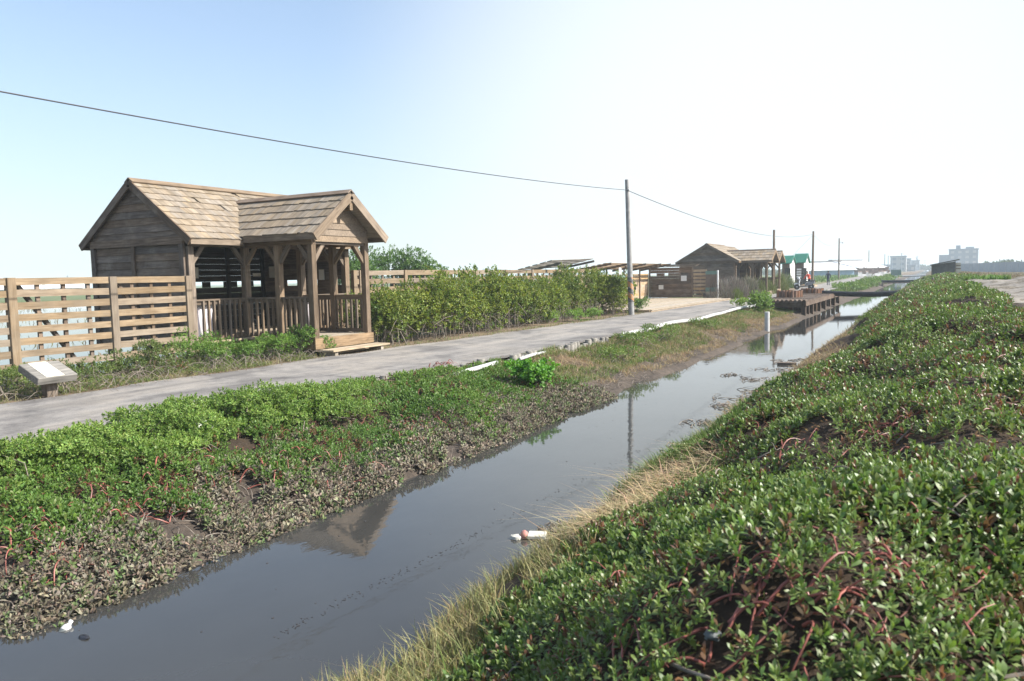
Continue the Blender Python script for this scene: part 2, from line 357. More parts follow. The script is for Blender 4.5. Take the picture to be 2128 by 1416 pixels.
def asphalt_mat():
    m, nt, b, N, K = newmat('asphalt')
    tc = N.new('ShaderNodeTexCoord')
    n1 = N.new('ShaderNodeTexNoise'); n1.inputs['Scale'].default_value = 70; n1.inputs['Detail'].default_value = 5; n1.inputs['Roughness'].default_value = .8; K(tc.outputs['Object'], n1.inputs['Vector'])
    mp = N.new('ShaderNodeMapping'); mp.inputs['Scale'].default_value = (1.5, .16, 1); K(tc.outputs['Object'], mp.inputs['Vector'])
    n2 = N.new('ShaderNodeTexNoise'); n2.inputs['Scale'].default_value = 1.4; n2.inputs['Detail'].default_value = 8; n2.inputs['Roughness'].default_value = .65; n2.inputs['Distortion'].default_value = .6; K(mp.outputs['Vector'], n2.inputs['Vector'])
    n3 = N.new('ShaderNodeTexNoise'); n3.inputs['Scale'].default_value = 2.6; n3.inputs['Detail'].default_value = 9; n3.inputs['Roughness'].default_value = .75; K(tc.outputs['Object'], n3.inputs['Vector'])
    r2 = ramp(N, [(.3, (.15, .142, .134)), (.52, (.225, .212, .198)), (.72, (.275, .257, .236))]); K(n2.outputs['Fac'], r2.inputs['Fac'])
    r1 = ramp(N, [(.25, (.55, .55, .55)), (.5, (1, 1, 1)), (.8, (1.6, 1.57, 1.5))]); K(n1.outputs['Fac'], r1.inputs['Fac'])
    r3 = ramp(N, [(.36, (.62, .62, .64)), (.5, (1, 1, 1)), (.72, (1.1, 1.08, 1.04))]); K(n3.outputs['Fac'], r3.inputs['Fac'])
    x = N.new('ShaderNodeMix'); x.data_type = 'RGBA'; x.blend_type = 'MULTIPLY'; x.inputs['Factor'].default_value = 1; K(r2.outputs['Color'], x.inputs['A']); K(r1.outputs['Color'], x.inputs['B'])
    y = N.new('ShaderNodeMix'); y.data_type = 'RGBA'; y.blend_type = 'MULTIPLY'; y.inputs['Factor'].default_value = .8; K(x.outputs['Result'], y.inputs['A']); K(r3.outputs['Color'], y.inputs['B'])
    n4 = N.new('ShaderNodeTexNoise'); n4.inputs['Scale'].default_value = .55; n4.inputs['Detail'].default_value = 7; n4.inputs['Distortion'].default_value = 1.2; K(tc.outputs['Object'], n4.inputs['Vector'])
    r4 = ramp(N, [(.36, (.66, .66, .67)), (.47, (.98, .98, .98)), (.66, (1.14, 1.11, 1.06))]); K(n4.outputs['Fac'], r4.inputs['Fac'])
    vo = N.new('ShaderNodeTexVoronoi'); vo.feature = 'DISTANCE_TO_EDGE'; vo.inputs['Scale'].default_value = .7
    wv = N.new('ShaderNodeVectorMath'); wv.operation = 'ADD'; K(tc.outputs['Object'], wv.inputs[0]); K(n3.outputs['Color'], wv.inputs[1]); K(wv.outputs[0], vo.inputs['Vector'])
    r5 = ramp(N, [(.0, (.5, .5, .5)), (.012, (1, 1, 1))]); K(vo.outputs['Distance'], r5.inputs['Fac'])
    z4 = N.new('ShaderNodeMix'); z4.data_type = 'RGBA'; z4.blend_type = 'MULTIPLY'; z4.inputs['Factor'].default_value = 1; K(y.outputs['Result'], z4.inputs['A']); K(r4.outputs['Color'], z4.inputs['B'])
    z5 = N.new('ShaderNodeMix'); z5.data_type = 'RGBA'; z5.blend_type = 'MULTIPLY'; z5.inputs['Factor'].default_value = .55; K(z4.outputs['Result'], z5.inputs['A']); K(r5.outputs['Color'], z5.inputs['B'])
    K(z5.outputs['Result'], b.inputs['Base Color']); b.inputs['Roughness'].default_value = .85; b.inputs['Specular IOR Level'].default_value = .3
    bp = N.new('ShaderNodeBump'); bp.inputs['Strength'].default_value = .5; bp.inputs['Distance'].default_value = .008; K(n1.outputs['Fac'], bp.inputs['Height']); K(bp.outputs['Normal'], b.inputs['Normal'])
    return m
M['asphalt'] = asphalt_mat()
def water_mat(name, col):
    m, nt, b, N, K = newmat(name)
    tc = N.new('ShaderNodeTexCoord')
    n0 = N.new('ShaderNodeTexNoise'); n0.inputs['Scale'].default_value = .7; n0.inputs['Detail'].default_value = 5; K(tc.outputs['Object'], n0.inputs['Vector'])
    r = ramp(N, [(.3, tuple(c*.85 for c in col)), (.7, tuple(c*1.15 for c in col))]); K(n0.outputs['Fac'], r.inputs['Fac']); K(r.outputs['Color'], b.inputs['Base Color'])
    b.inputs['Roughness'].default_value = .025; b.inputs['IOR'].default_value = 1.46; b.inputs['Specular IOR Level'].default_value = .5
    mp = N.new('ShaderNodeMapping'); mp.inputs['Scale'].default_value = (1, .5, 1); mp.inputs['Rotation'].default_value = (0, 0, .5); K(tc.outputs['Object'], mp.inputs['Vector'])
    n1 = N.new('ShaderNodeTexNoise'); n1.inputs['Scale'].default_value = 5; n1.inputs['Detail'].default_value = 4; K(mp.outputs['Vector'], n1.inputs['Vector'])
    bp = N.new('ShaderNodeBump'); bp.inputs['Strength'].default_value = .05; bp.inputs['Distance'].default_value = .03; K(n1.outputs['Fac'], bp.inputs['Height']); K(bp.outputs['Normal'], b.inputs['Normal'])
    return m
M['water'] = water_mat('canal_water', (.040, .040, .038))
M['pond'] = water_mat('pond_water', (.06, .058, .05))

# ------------------------------------------------------------------ terrain
TX = [-4000, -300, -96, -90, -16.6, -15.2, -12.9, -8.4, -7.75, -6.9, -6.1, -5.35, -4.9, -4.0, -3.2, -2.82, -2.45, -1.95, -1.35, -.65, .2, 1.2, 2.5, 4, 7, 14, 60, 4000]
TZ = [.35, .45, .5, .05, .0, .5, .585, .585, .5, .36, .2, 0, -.25, -.4, -.25, 0, .3, .53, .82, 1.12, 1.36, 1.47, 1.44, 1.32, 1.05, .8, .6, .45]
def ground_z(x, y):
    x = np.asarray(x, float); y = np.asarray(y, float)
    z = np.interp(x, TX, TZ)
    bank = np.clip((x+2.7)/.8, 0, 1)*np.clip((6-x)/3, 0, 1)*np.clip((130-y)/60, 0, 1)
    z = z+bank*((vnoise(x, y, 1.2, 1)-.5)*.42+(vnoise(x, y, .5, 2)-.5)*.22)
    bank2 = np.clip((x+8.2)/.5, 0, 1)*np.clip((-5.2-x)/.6, 0, 1)
    z = z+bank2*((vnoise(x, y, .9, 3)-.5)*.24+(vnoise(x, y, .35, 4)-.5)*.15)
    # bays and spits along the waterline
    edge = np.exp(-((x+2.75)/.35)**2)+np.exp(-((x+5.4)/.35)**2)
    z = z+edge*(vnoise(x, y, 1.6, 5)-.5)*.16
    far = np.clip((np.abs(x+5)-14)/20, 0, 1)*np.clip((x+6)*5, 0, 1)
    z = z+far*(vnoise(x, y, 6, 6)-.5)*.35
    # sandy mound on the right of the levee
    z = z+.75*np.exp(-((x-4.6)/1.5)**2-((y-34)/12)**2)
    # causeway left of the far road
    z = z+.38*np.clip((y-16.5)/1.5, 0, 1)*np.clip((70-y)/10, 0, 1)*np.clip((-14.9-x)/.8, 0, 1)*np.clip((x+30)/5, 0, 1)
    far2 = np.clip((y-70)/30, 0, 1)*np.clip((-12.5-x)/2, 0, 1)*np.clip((x+45)/15, 0, 1)
    z = np.where(far2 > 0, np.maximum(z, .58*far2), z)
    return z
def grid_lines(lo, a, b, hi, st, growth):
    c = list(np.arange(a, b+1e-6, st)); s = st
    while c[-1] < hi: s *= growth; c.append(min(hi, c[-1]+s))
    s = st; d = []
    x = a
    while x > lo: s *= growth; x = max(lo, x-s); d.append(x)
    return np.array(d[::-1]+c)
gx = grid_lines(-2600, -18, 5, 2600, .13, 1.22); gy = grid_lines(-40, -4, 46, 2600, .2, 1.1)
GX, GY = np.meshgrid(gx, gy, indexing='ij'); GZ = ground_z(GX, GY)
nxg, nyg = GX.shape
me = bpy.data.meshes.new('ground')
I = np.arange(nxg*nyg).reshape(nxg, nyg)
Q = np.stack([I[:-1, :-1], I[1:, :-1], I[1:, 1:], I[:-1, 1:]], -1).reshape(-1, 4)
me.vertices.add(nxg*nyg); me.vertices.foreach_set('co', np.stack([GX, GY, GZ], -1).astype('f').ravel())
me.loops.add(Q.size); me.loops.foreach_set('vertex_index', Q.astype('i').ravel())
me.polygons.add(len(Q)); me.polygons.foreach_set('loop_start', (np.arange(len(Q))*4).astype('i'))
x, y, z = GX.ravel(), GY.ravel(), GZ.ravel()
C = np.tile(np.array([.16, .125, .085]), (len(x), 1))
def setc(mask, c):
    mask = np.clip(mask, 0, 1)[:, None]; global C
    C = C*(1-mask)+np.array(c)*mask
setc((x < -14).astype(float), (.13, .115, .08))
setc(((x < -14) & (vnoise(x, y, 14, 7) > .45)).astype(float)*.8, (.085, .115, .035))
setc((x < -60).astype(float)*.75, (.09, .13, .04))
setc(np.clip((x+8.6)*3, 0, 1)*(x < -4)*np.clip((13-y)/3, 0, 1), (.05, .037, .026))
setc(np.clip((x+8.6)*3, 0, 1)*(x < -4)*np.clip((y-10)/3, 0, 1), (.115, .085, .055))
setc(((x > -7) & (x < -2)).astype(float)*np.clip((.32-z)/.15, 0, 1), (.075, .062, .052))
setc(np.clip((x+2.6)*4, 0, 1), (.045, .032, .023))
setc(np.clip((x+2.3)*3, 0, 1)*np.clip((y-45)/15, 0, 1), (.13, .105, .06))
setc(np.clip((x-1.4)*2.5, 0, 1)*np.clip((y-12)/4, 0, 1), (.16, .145, .12))
setc(np.clip((x-1.2)*2, 0, 1)*np.clip((y-47)/5, 0, 1), (.17, .13, .10))
setc(np.clip((x-1.2)*2, 0, 1)*np.clip((y-75)/20, 0, 1)*np.clip(vnoise(x, y, 25, 8)*2-.5, 0, 1), (.16, .165, .085))
setc(np.clip((y-72)/10, 0, 1)*np.clip((-12-x)/2, 0, 1)*(x > -60), (.12, .13, .06))
a = me.attributes.new('lc', 'FLOAT_COLOR', 'POINT'); a.data.foreach_set('color', np.concatenate([C, np.ones((len(C), 1))], 1).astype('f').ravel())
me.materials.append(M['soil']); me.update(calc_edges=True)
me.polygons.foreach_set('use_smooth', np.ones(len(me.polygons), bool))
og = bpy.data.objects.new('ground', me); COL.objects.link(og); tag(og, kind='structure')

def strip(name, mat, rows, kind='structure', nx=8):
    """rows: (y, xl, xr, z) -> a ribbon sheet"""
    vs = []; fs = []
    for (yy, xl, xr, zz) in rows:
        for k in range(nx+1):
            xx = xl+(xr-xl)*k/nx; vs.append((xx, yy, zz if not callable(zz) else zz(xx, yy)))
    n = nx+1
    for i in range(len(rows)-1):
        for k in range(nx): fs.append((i*n+k, i*n+k+1, (i+1)*n+k+1, (i+1)*n+k))
    me = bpy.data.meshes.new(name); me.from_pydata(vs, [], fs); me.materials.append(mat)
    me.polygons.foreach_set('use_smooth', [True]*len(fs)); me.update()
    o = bpy.data.objects.new(name, me); COL.objects.link(o); tag(o, kind=kind); return o
PLy = [-40, 6, 10, 15, 22, 31, 48, 55, 70, 80, 100, 150, 300, 900]
PLx = [-12.3, -12.15, -12.0, -11.95, -11.5, -11.15, -11.1, -10.55, -10.5, -11.6, -12.2, -14.0, -18.5, -40]
PRy = [-40, 7, 9.6, 11.4, 13.6, 19, 37, 71, 100, 150, 215, 900]
PRx = [-8.8, -8.7, -8.65, -8.4, -7.95, -7.8, -7.65, -7.6, -8.2, -9.7, -11.5, -33]
pl = lambda yy: float(np.interp(yy, PLy, PLx)); pr = lambda yy: float(np.interp(yy, PRy, PRx))
ys = list(np.arange(-40, 60, .35))+list(np.arange(60, 120, 2))+list(np.arange(120, 900, 20))
rows = []
for yy in ys:
    w = 1 if yy < 60 else 0
    rows.append((yy, pl(yy)+w*(vnoise(yy, 0, .8, 11)-.5)*.28, pr(yy)+w*(vnoise(yy, 3, .7, 12)-.5)*.2, .606))
strip('road', M['asphalt'], rows)
strip('canal_water', M['water'], [(yy, -6.9, -2.0, 0.0) for yy in np.linspace(-40, 900, 40)], nx=2)
strip('pond_water', M['pond'], [(yy, -93, -16.2, .26) for yy in (-40, 10, 40, 68)], nx=2)
def sand_z(xx, yy): return float(ground_z(xx, yy))+.012
rows = []
for yy in np.arange(16, 48.1, .5):
    e = min(1, (yy-16)/2, (48-yy)/4)
    rows.append((yy, 2.6-1.15*e+(vnoise(yy, 5, 1.2, 14)-.5)*.35, 2.7+1.0*e+.02*yy, sand_z))
m_sand = plain('pale_sand', (.19, .17, .145), .95, noise=.3, scale=5, bump=.5)
strip('sand_track', m_sand, rows, nx=10)

# ------------------------------------------------------------------ timber viewing hut
def shingle_roof(mb, eave_pt, ridge_pt, along, length, trim0=None, rows=9, wmin=.10, wmax=.19, flip=1):
    """thin overlapping shingles; eave_pt/ridge_pt at the start, 'along' unit vector; trim0(t) shortens the start at slope fraction t"""
    e, r, a = V3(eave_pt), V3(ridge_pt), V3(along)
    sl = r-e; L = np.linalg.norm(sl); up = sl/L; n = np.cross(a, up)*flip
    if n[2] < 0: n = -n
    step = L/rows
    mb.prism([e+n*-.045, e+a*length+n*-.045, r+a*length+n*-.045, r+n*-.045] if trim0 is None else
             [e+a*trim0(0)-n*.045, e+a*length-n*.045, r+a*length-n*.045, r+a*trim0(1)-n*.045], n*.03, .3)
    for i in range(rows):
        s = 0 if trim0 is None else trim0((i+.5)/rows)
        s0 = s-random.random()*.08 if trim0 is None else s
        s0 = max(s0, 0 if trim0 is None else s)
        while s0 < length-.02:
            w = min(random.uniform(wmin, wmax), length-s0)
            if rows == 9 and random.random() < .012: s0 += w; continue
            lo = e+up*(i*step-.03+random.uniform(-.02, .012)); hi = e+up*min(L, (i+1)*step+.05)
            g = .006
            p0 = lo+a*(s0+g/2)+n*.032; p1 = lo+a*(s0+w-g/2)+n*.032; p2 = hi+a*(s0+w-g/2)+n*.004; p3 = hi+a*(s0+g/2)+n*.004
            t = n*.02
            q = [p0-t, p1-t, p2-t*.5, p3-t*.5, p0, p1, p2, p3]
            gc = [(0, 0, 0), (0, w, 0), (.35, w, 0), (.35, 0, 0), (0, 0, .02), (0, w, .02), (.35, w, .02), (.35, 0, .02)]
            mb.hexa(q, gc); s0 += w
def baluster_rail(root, p, q, zt, zb, n, gap0=.12, gap1=.12, w=.055):
    p, q = V3(p), V3(q); d = unit(q-p); ln = np.linalg.norm(q-p)
    b = MB(); P = lambda s, z: V3((p[0]+d[0]*s, p[1]+d[1]*s, z))
    b.beam(P(0, zt-.02), P(ln, zt-.02), .12, .04); b.beam(P(0, zt-.083), P(ln, zt-.083), .045, .09)
    r = b.build('railing', M['wood_post'], root)
    b = MB(); b.beam(P(0, zb), P(ln, zb), .045, .09); b.build('bottom_rail', M['wood_post'], r)
    for k in range(n):
        s = gap0+(ln-gap0-gap1)*(k+.5)/n
        mb = MB(); sd = np.cross(d, (0, 0, 1)); mb.beam(P(s, zb-.03)+sd*.045, P(s, zt-.04)+sd*.045, w, .042, up=d); mb.build('baluster', M['wood_post'], r)
def hut(name, label, cat, x0, x1, y0, y1, zf, ze, zr, ov, ovy, py0, py1, pxf, pz_e, pz_r, pov, slits=None, group=None, rich=True, lap=.165):
    """x0 back wall, x1 front wall, y0 near gable, y1 far gable, porch between py0 and py1 out to pxf"""
    xc = (x0+x1)/2
    root = empty(name, (xc, (y0+y1)/2, .3), label, cat, group)
    sl = (zr-ze)/((x1-x0)/2+ov)
    roofz = lambda xx: zr-sl*abs(xx-xc)
    mats = M['wood_dark']
    # gable walls: lap siding boards cut to the roof slope
    for yy, sg in ((y0, -1), (y1, 1)):
        b = MB(); z = zf-.12
        while z < zr-.15:
            zt = min(z+lap, zr-.09)
            for (xa, xb) in (((x0, xc-.09), (xc-.09, x1)) if z < ze-.15 else ((x0, x1),)):
                hw_b = (zr-.07-z)/sl; hw_t = (zr-.07-zt)/sl
                a0, a1 = max(xa, xc-hw_b), min(xb, xc+hw_b); t0, t1 = max(xa, xc-hw_t), min(xb, xc+hw_t)
                if t1 <= t0: continue
                holes = [] if sg < 0 or not slits else [h for h in slits['end'] if z < slits['z'][1] and zt > slits['z'][0]]
                segs = [(a0, a1, t0, t1)]
                for (h0, h1) in holes:
                    new = []
                    for s in segs:
                        if h1 <= s[0] or h0 >= s[1]: new.append(s)
                        else:
                            if h0 > s[0]: new.append((s[0], h0, s[2], h0))
                            if h1 < s[1]: new.append((h1, s[1], h1, s[3]))
                    segs = new
                for (c0, c1, d0, d1) in segs:
                    yo = yy+sg*.028; yi = yy-sg*.004; tt = yy+sg*.008
                    q = [(c0, yi, z), (c1, yi, z), (c1, yo, z), (c0, yo, z), (d0, yi, zt), (d1, yi, zt), (d1, tt, zt), (d0, tt, zt)]
                    gc = [(v[0], v[1], v[2]) for v in q]
                    if sg < 0: q = [q[3], q[2], q[1], q[0], q[7], q[6], q[5], q[4]]; gc = [(v[0], v[1], v[2]) for v in q]
                    b.hexa(q, gc)
            z = zt
        w = b.build('gable_wall', mats, root)
        b = MB(); o = yy+sg*.03
        b.box(x0-.03, x1+.03, min(o, o+sg*.045), max(o, o+sg*.045), ze-.12, ze+.05)
        b.box(xc-.15, xc-.04, min(o, o+sg*.04), max(o, o+sg*.04), zf-.12, ze-.123)
        for xx in (x0-.02, x1-.13): b.box(xx, xx+.15, min(o, o+sg*.042), max(o, o+sg*.042), zf-.12, ze-.124)
        b.each('wall_frame', M['wood_dark'], root)
    # back wall with a row of viewing slits
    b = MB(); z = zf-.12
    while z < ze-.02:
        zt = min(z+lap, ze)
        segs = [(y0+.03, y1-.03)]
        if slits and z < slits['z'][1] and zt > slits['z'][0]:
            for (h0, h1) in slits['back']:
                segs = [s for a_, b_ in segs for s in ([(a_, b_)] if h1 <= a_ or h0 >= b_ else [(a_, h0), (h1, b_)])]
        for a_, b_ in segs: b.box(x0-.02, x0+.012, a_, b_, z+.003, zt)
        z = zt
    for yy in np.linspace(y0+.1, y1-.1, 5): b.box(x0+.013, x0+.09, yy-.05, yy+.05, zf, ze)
    b.build('back_wall', M['wood_inner_shade'], root)
    # floor deck
    b = MB(); xx = x0+.1
    while xx < pxf-.02:
        w = min(.14, pxf-xx); ya, yb = (y0+.05, y1-.05) if xx < x1+.05 else (py0-.06, py1+.06)
        b.box(xx, xx+w-.006, ya, yb, zf-.045, zf+random.uniform(-.002, .002)); xx += w
    b.build('floor', M['wood_deck'], root)
    b = MB()
    b.box(x1+.02, x1+.07, y0, py0-.08, zf-.24, zf-.047); b.box(x1+.02, x1+.07, py1+.08, y1, zf-.24, zf-.047)
    b.box(x1+.07, pxf-.02, py0-.11, py0-.065, zf-.24, zf-.047); b.box(x1+.07, pxf-.02, py1+.065, py1+.11, zf-.24, zf-.047)
    b.box(pxf+.003, pxf+.05, py0-.11, py1+.11, zf-.25, zf+.003)
    b.each('floor_beam', M['wood_trim'], root)
    b = MB()
    for px_ in (x0+.2, xc, x1-.1):
        for yy in (y0+.2, (y0+y1)/2, y1-.2): b.box(px_-.08, px_+.08, yy-.08, yy+.08, -.1, zf-.05)
    for yy in (py0, py1): b.box(pxf-.35, pxf-.2, yy-.07, yy+.07, .3, zf-.05)
    b.each('stilt', M['wood_dark'], root)
    # main roof
    e0 = (xc+(x1-x0)/2+ov, y0-ovy, ze); e1 = (xc-(x1-x0)/2-ov, y0-ovy, ze); rg = (xc, y0-ovy, zr); ln = y1-y0+2*ovy
    b = MB()
    shingle_roof(b, e0, rg, (0, 1, 0), ln, rows=9 if rich else 7, wmin=.1 if rich else .16, wmax=.19 if rich else .3)
    shingle_roof(b, e1, rg, (0, 1, 0), ln, rows=7, wmin=.16, wmax=.3)
    roof = b.build('roof', M['wood_roof'], root)
    b = MB()
    for s in (-1, 1):
        b.beam((xc+s*.07, y0-ovy-.03, zr+.005), (xc+s*.07, y1+ovy+.03, zr+.005), .17, .025, up=(s*sl, 0, 1))
    b.build('ridge_cap', M['wood_trim'], roof)
    b = MB()
    for yy in (y0-ovy-.022, y1+ovy+.022):
        for ex in (e0, e1):
            b.beam((ex[0]+(.02 if ex is e0 else -.02), yy, ze-.085), (xc, yy, zr-.07), .04, .17, up=(0, 0, 1))
    b.each('barge_board', M['wood_dark'], roof)
    b = MB()
    for (ya, yb) in ((y0-ovy, py0-pov-.0), (py1+pov, y1+ovy)):
        if yb > ya: b.box(e0[0]-.02, e0[0]+.025, ya, yb, ze-.14, ze-.012)
    b.box(e1[0]-.025, e1[0]+.02, y0-ovy, y1+ovy, ze-.14, ze-.012)
    b.each('fascia', M['wood_trim'], roof)
    # porch roof
    pc = (py0+py1)/2; hw = (py1-py0)/2+pov; xe = pxf+.36
    def xstart(t):  # where the porch slope leaves the main roof slope
        zz = pz_e+(pz_r-pz_e)*t; return xc+(zr-zz)/sl-.04
    b = MB()
    for s in (-1, 1):
        ep = (0, pc+s*hw, pz_e); rp = (0, pc, pz_r)
        shingle_roof(b, ep, rp, (1, 0, 0), xe, trim0=xstart, rows=5 if rich else 4, wmin=.1 if rich else .16, wmax=.18 if rich else .3)
    pr_ = b.build('porch_roof', M['wood_roof'], root)
    b = MB(); ps = (pz_r-pz_e)/hw
    for s in (-1, 1): b.beam((xstart(1)+.05, pc+s*.06, pz_r+.01), (xe+.03, pc+s*.06, pz_r+.01), .15, .025, up=(0, s*ps, 1))
    b.build('ridge_cap', M['wood_dark'], pr_)
    b = MB()
    for s in (-1, 1): b.beam((xe+.022, pc+s*(hw+.03), pz_e-.1), (xe+.022, pc, pz_r-.075), .042, .19, up=(0, 0, 1))
    b.each('barge_board', M['wood_trim'], pr_)
    b = MB()
    for s in (-1, 1): b.box(e0[0]+.03, xe, pc+s*hw-.02, pc+s*hw+.025, pz_e-.15, pz_e-.012)
    b.each('fascia', M['wood_post'], pr_)
    b = MB(); z = pz_e-.18; xg = pxf+.02
    while z < pz_r-.42:
        zt = z+.15; w0 = min(hw-.3, (pz_r-.12-z)/ps); w1 = min(hw-.3, (pz_r-.12-zt)/ps)
        b.hexa([(xg, pc-w0, z), (xg+.03, pc-w0, z), (xg+.03, pc+w0, z), (xg, pc+w0, z), (xg, pc-w1, zt), (xg+.012, pc-w1, zt), (xg+.012, pc+w1, zt), (xg, pc+w1, zt)]); z = zt
    b.build('gable_boards', M['wood_trim'], pr_)
    b = MB(); b.box(xg+.035, xg+.35, pc-.05, pc+.05, pz_r-.42, pz_r-.2); b.box(x1, xg-.01, pc-.04, pc+.04, pz_r-.22, pz_r-.08)
    b.each('ridge_beam', M['wood_trim'], pr_)
    # posts, beams and knee braces
    zb = ze-.17; mid = (x1+pxf)/2
    posts = [(x1, y0+.09), (x1, py0), (mid, py0), (pxf-.06, py0), (pxf-.06, py1), (mid, py1), (x1, py1), (x1, y1-.09)]
    for (px_, py_) in posts:
        b = MB(); w = .075 if px_ > x1+.01 else .08
        b.box(px_-w, px_+w, py_-w, py_+w, (zf-.3) if px_ > pxf-.1 else zf-.05, zb); b.build('post', M['wood_post'], root, bevel=.006)
    b = MB()
    b.box(x1-.07, x1+.07, y0+.05, y1-.05, zb+.002, zb+.15)
    for yy in (py0, py1): b.box(x1+.075, pxf+.02, yy-.065, yy+.065, zb+.002, zb+.14)
    b.box(pxf-.12, pxf, py0+.07, py1-.07, zb+.003, zb+.13)
    b.each('roof_beam', M['wood_post'], root)
    def brace(p, d, L=.36):
        b = MB(); b.beam((p[0]+d[0]*.05, p[1]+d[1]*.05, zb-L-.04), (p[0]+d[0]*(L+.02), p[1]+d[1]*(L+.02), zb+.02), .06, .1); b.build('brace', M['wood_post'], root)
    brace(posts[0], (0, 1)); brace(posts[1], (0, -1)); brace(posts[1], (1, 0))
    brace(posts[2], (1, 0)); brace(posts[2], (-1, 0)); brace(posts[3], (-1, 0)); brace(posts[3], (0, 1)); brace(posts[4], (0, -1))
    brace(posts[4], (-1, 0)); brace(posts[5], (1, 0)); brace(posts[5], (-1, 0)); brace(posts[6], (0, 1)); brace(posts[7], (0, -1)); brace(posts[6], (1, 0))
    # railings
    zt = zf+.96; zl = zf+.06
    baluster_rail(root, (x1, y0+.17), (x1, py0-.08), zt, zl, 8 if rich else 5)
    baluster_rail(root, (x1+.08, py0), (mid-.075, py0), zt, zl, 5 if rich else 4, .03, .03)
    baluster_rail(root, (mid+.075, py0), (pxf-.135, py0), zt, zl, 5 if rich else 4, .03, .03)
    baluster_rail(root, (pxf-.135, py1), (mid+.075, py1), zt, zl, 5 if rich else 4, .03, .03)
    baluster_rail(root, (mid-.075, py1), (x1+.08, py1), zt, zl, 4, .03, .03)
    baluster_rail(root, (x1, py1+.08), (x1, y1-.17), zt, zl, 5 if rich else 4)
    # step
    b = MB()
    for k in range(3): b.box(pxf+.08+k*.15, pxf+.08+k*.15+.143, py0-.05, py1+.15, zf-.3, zf-.262)
    for yy in (py0+.1, py1-.1): b.box(pxf+.1, pxf+.48, yy-.05, yy+.05, .5, zf-.303)
    b.build('step', M['wood_deck'], root)
    return root
H1 = hut('viewing_hut', 'large timber hut with shingled roof and gabled porch, nearest on the left', 'hut',
    -17.9, -14.62, 11.66, 17.05, 1.0, 3.33, 4.72, .3, .1, 13.35, 15.22, -12.42, 3.40, 4.38, .32,
    slits={'z': (2.205, 2.36), 'back': [(14.3, 14.78), (15.05, 15.52), (16.0, 16.4), (16.62, 16.95)], 'end': [(-16.95, -16.55), (-16.1, -15.75), (-15.05, -14.85)]})
# notices pinned inside the near hut
def notice(c, w, h, nrm_, label):
    b = MB(); n = V3(nrm_); s = unit(np.cross((0, 0, 1), n)); b.obox(c, s*w/2, n*.006, V3((0, 0, h/2)))
    o = b.build('notice', M['paper'], loc=c); tag(o, label, 'notice')
p = unX(405, 575, -17.80); notice((-17.79, p[1], 2.62), .22, .3, (1, 0, 0), 'white paper notice above the leftmost viewing slit inside the near hut')
p = unY(565, 565, 16.98); notice((p[0], 16.985, 2.62), .24, .34, (0, -1, 0), 'pale paper notice high on the far end wall inside the near hut')
p = unY(668, 572, 16.98); notice((p[0], 16.985, 2.5), .2, .3, (0, -1, 0), 'small paper notice beside the right slit inside the near hut')
p = unX(533, 570, -17.80); notice((-17.79, p[1], 2.55), .3, .1, (1, 0, 0), 'narrow paper strip above the slit near the hut corner')
# white cloth hung over the railing
def cloth(name, p, q, zt, zb, label):
    p, q = V3(p), V3(q); n = 22; m = 10; vs = []; fs = []
    for i in range(m+1):
        for k in range(n+1):
            t = k/n; z = zt+(zb-zt)*i/m; a = p+(q-p)*(t*(1-.12*i/m))
            d = .028*math.sin(t*23+i*.25)*(0.3+i/m)+.01*math.sin(t*51)
            vs.append((a[0]+d, a[1]+d*.3, z+.01*math.sin(t*9)))
    for i in range(m):
        for k in range(n): fs.append((i*(n+1)+k, i*(n+1)+k+1, (i+1)*(n+1)+k+1, (i+1)*(n+1)+k))
    b = MB(); b.add(vs, fs, None, .5); o = b.build(name, M['cloth_white'], smooth=True, loc=p)
    so = o.modifiers.new('th', 'SOLIDIFY'); so.thickness = .004
    tag(o, label, 'cloth')
cloth('hanging_cloth', (-14.72, 11.9, 0), (-14.72, 12.42, 0), 1.86, 1.05, 'crumpled white cloth hung behind the left end of the near hut railing')
cloth('hanging_cloth', (-14.74, 15.35, 0), (-14.74, 15.75, 0), 1.86, 1.05, 'white cloth hung behind the porch at the right end of the near hut')

hx = -14.85
H2 = hut('viewing_hut', 'wide timber hut with low gable and long porch behind the grey thicket', 'hut',
    hx-2.15, hx+2.0, 58, 63.2, .85, 3.14, 4.47, .28, .12, 59.0, 61.6, -10.75, 3.14, 3.95, .28, slits={'z': (1.84, 2.04), 'back': [(59.2, 59.7), (61, 61.5)], 'end': [(-15.5, -15)]}, rich=False, lap=.22)
H3 = copy_tree(H2); H3.location.y += 5.9; H3.location.x -= .5; H3['label'] = 'farther timber hut of which only a porch gable shows behind the long porch'

# ------------------------------------------------------------------ slatted fences
def slat_fence(name, label, x, posts, zt, zb, step, sh, mid=3, brace=False):
    root = empty(name, (x, (posts[0]+posts[-1])/2, zb), label, 'fence')
    for yy in posts:
        b = MB(); b.box(x-.055, x+.075, yy-.075, yy+.075, .1, zt+.005); b.build('post', M['wood_fence'], root, bevel=.006)
    for a_, c_ in zip(posts[:-1], posts[1:]):
        b = MB(); z = zt-sh/2
        while z > zb:
            j = random.uniform(-.008, .008)
            b.beam((x+.02, a_+.08, z+j), (x+.02, c_-.08, z-j*.7), .03, sh+random.uniform(-.008, .006), rnd=random.random()); z -= step
        b.build('slat_panel', M['wood_fence'], root)
        b = MB()
        for k in range(mid):
            yy = a_+(c_-a_)*(k+1)/(mid+1); b.box(x-.05, x-.002, yy-.035, yy+.035, zb-.1, zt-.03)
        b.each('batten', M['wood_dark'], root)
        if brace:
            b = MB(); b.beam((x-.09, a_+.15, zt-.1), (x-.09-.0, a_+1.35, zb-.1), .06, .1, up=(1, 0, 0)); b.build('brace', M['wood_dark'], root)
    return root
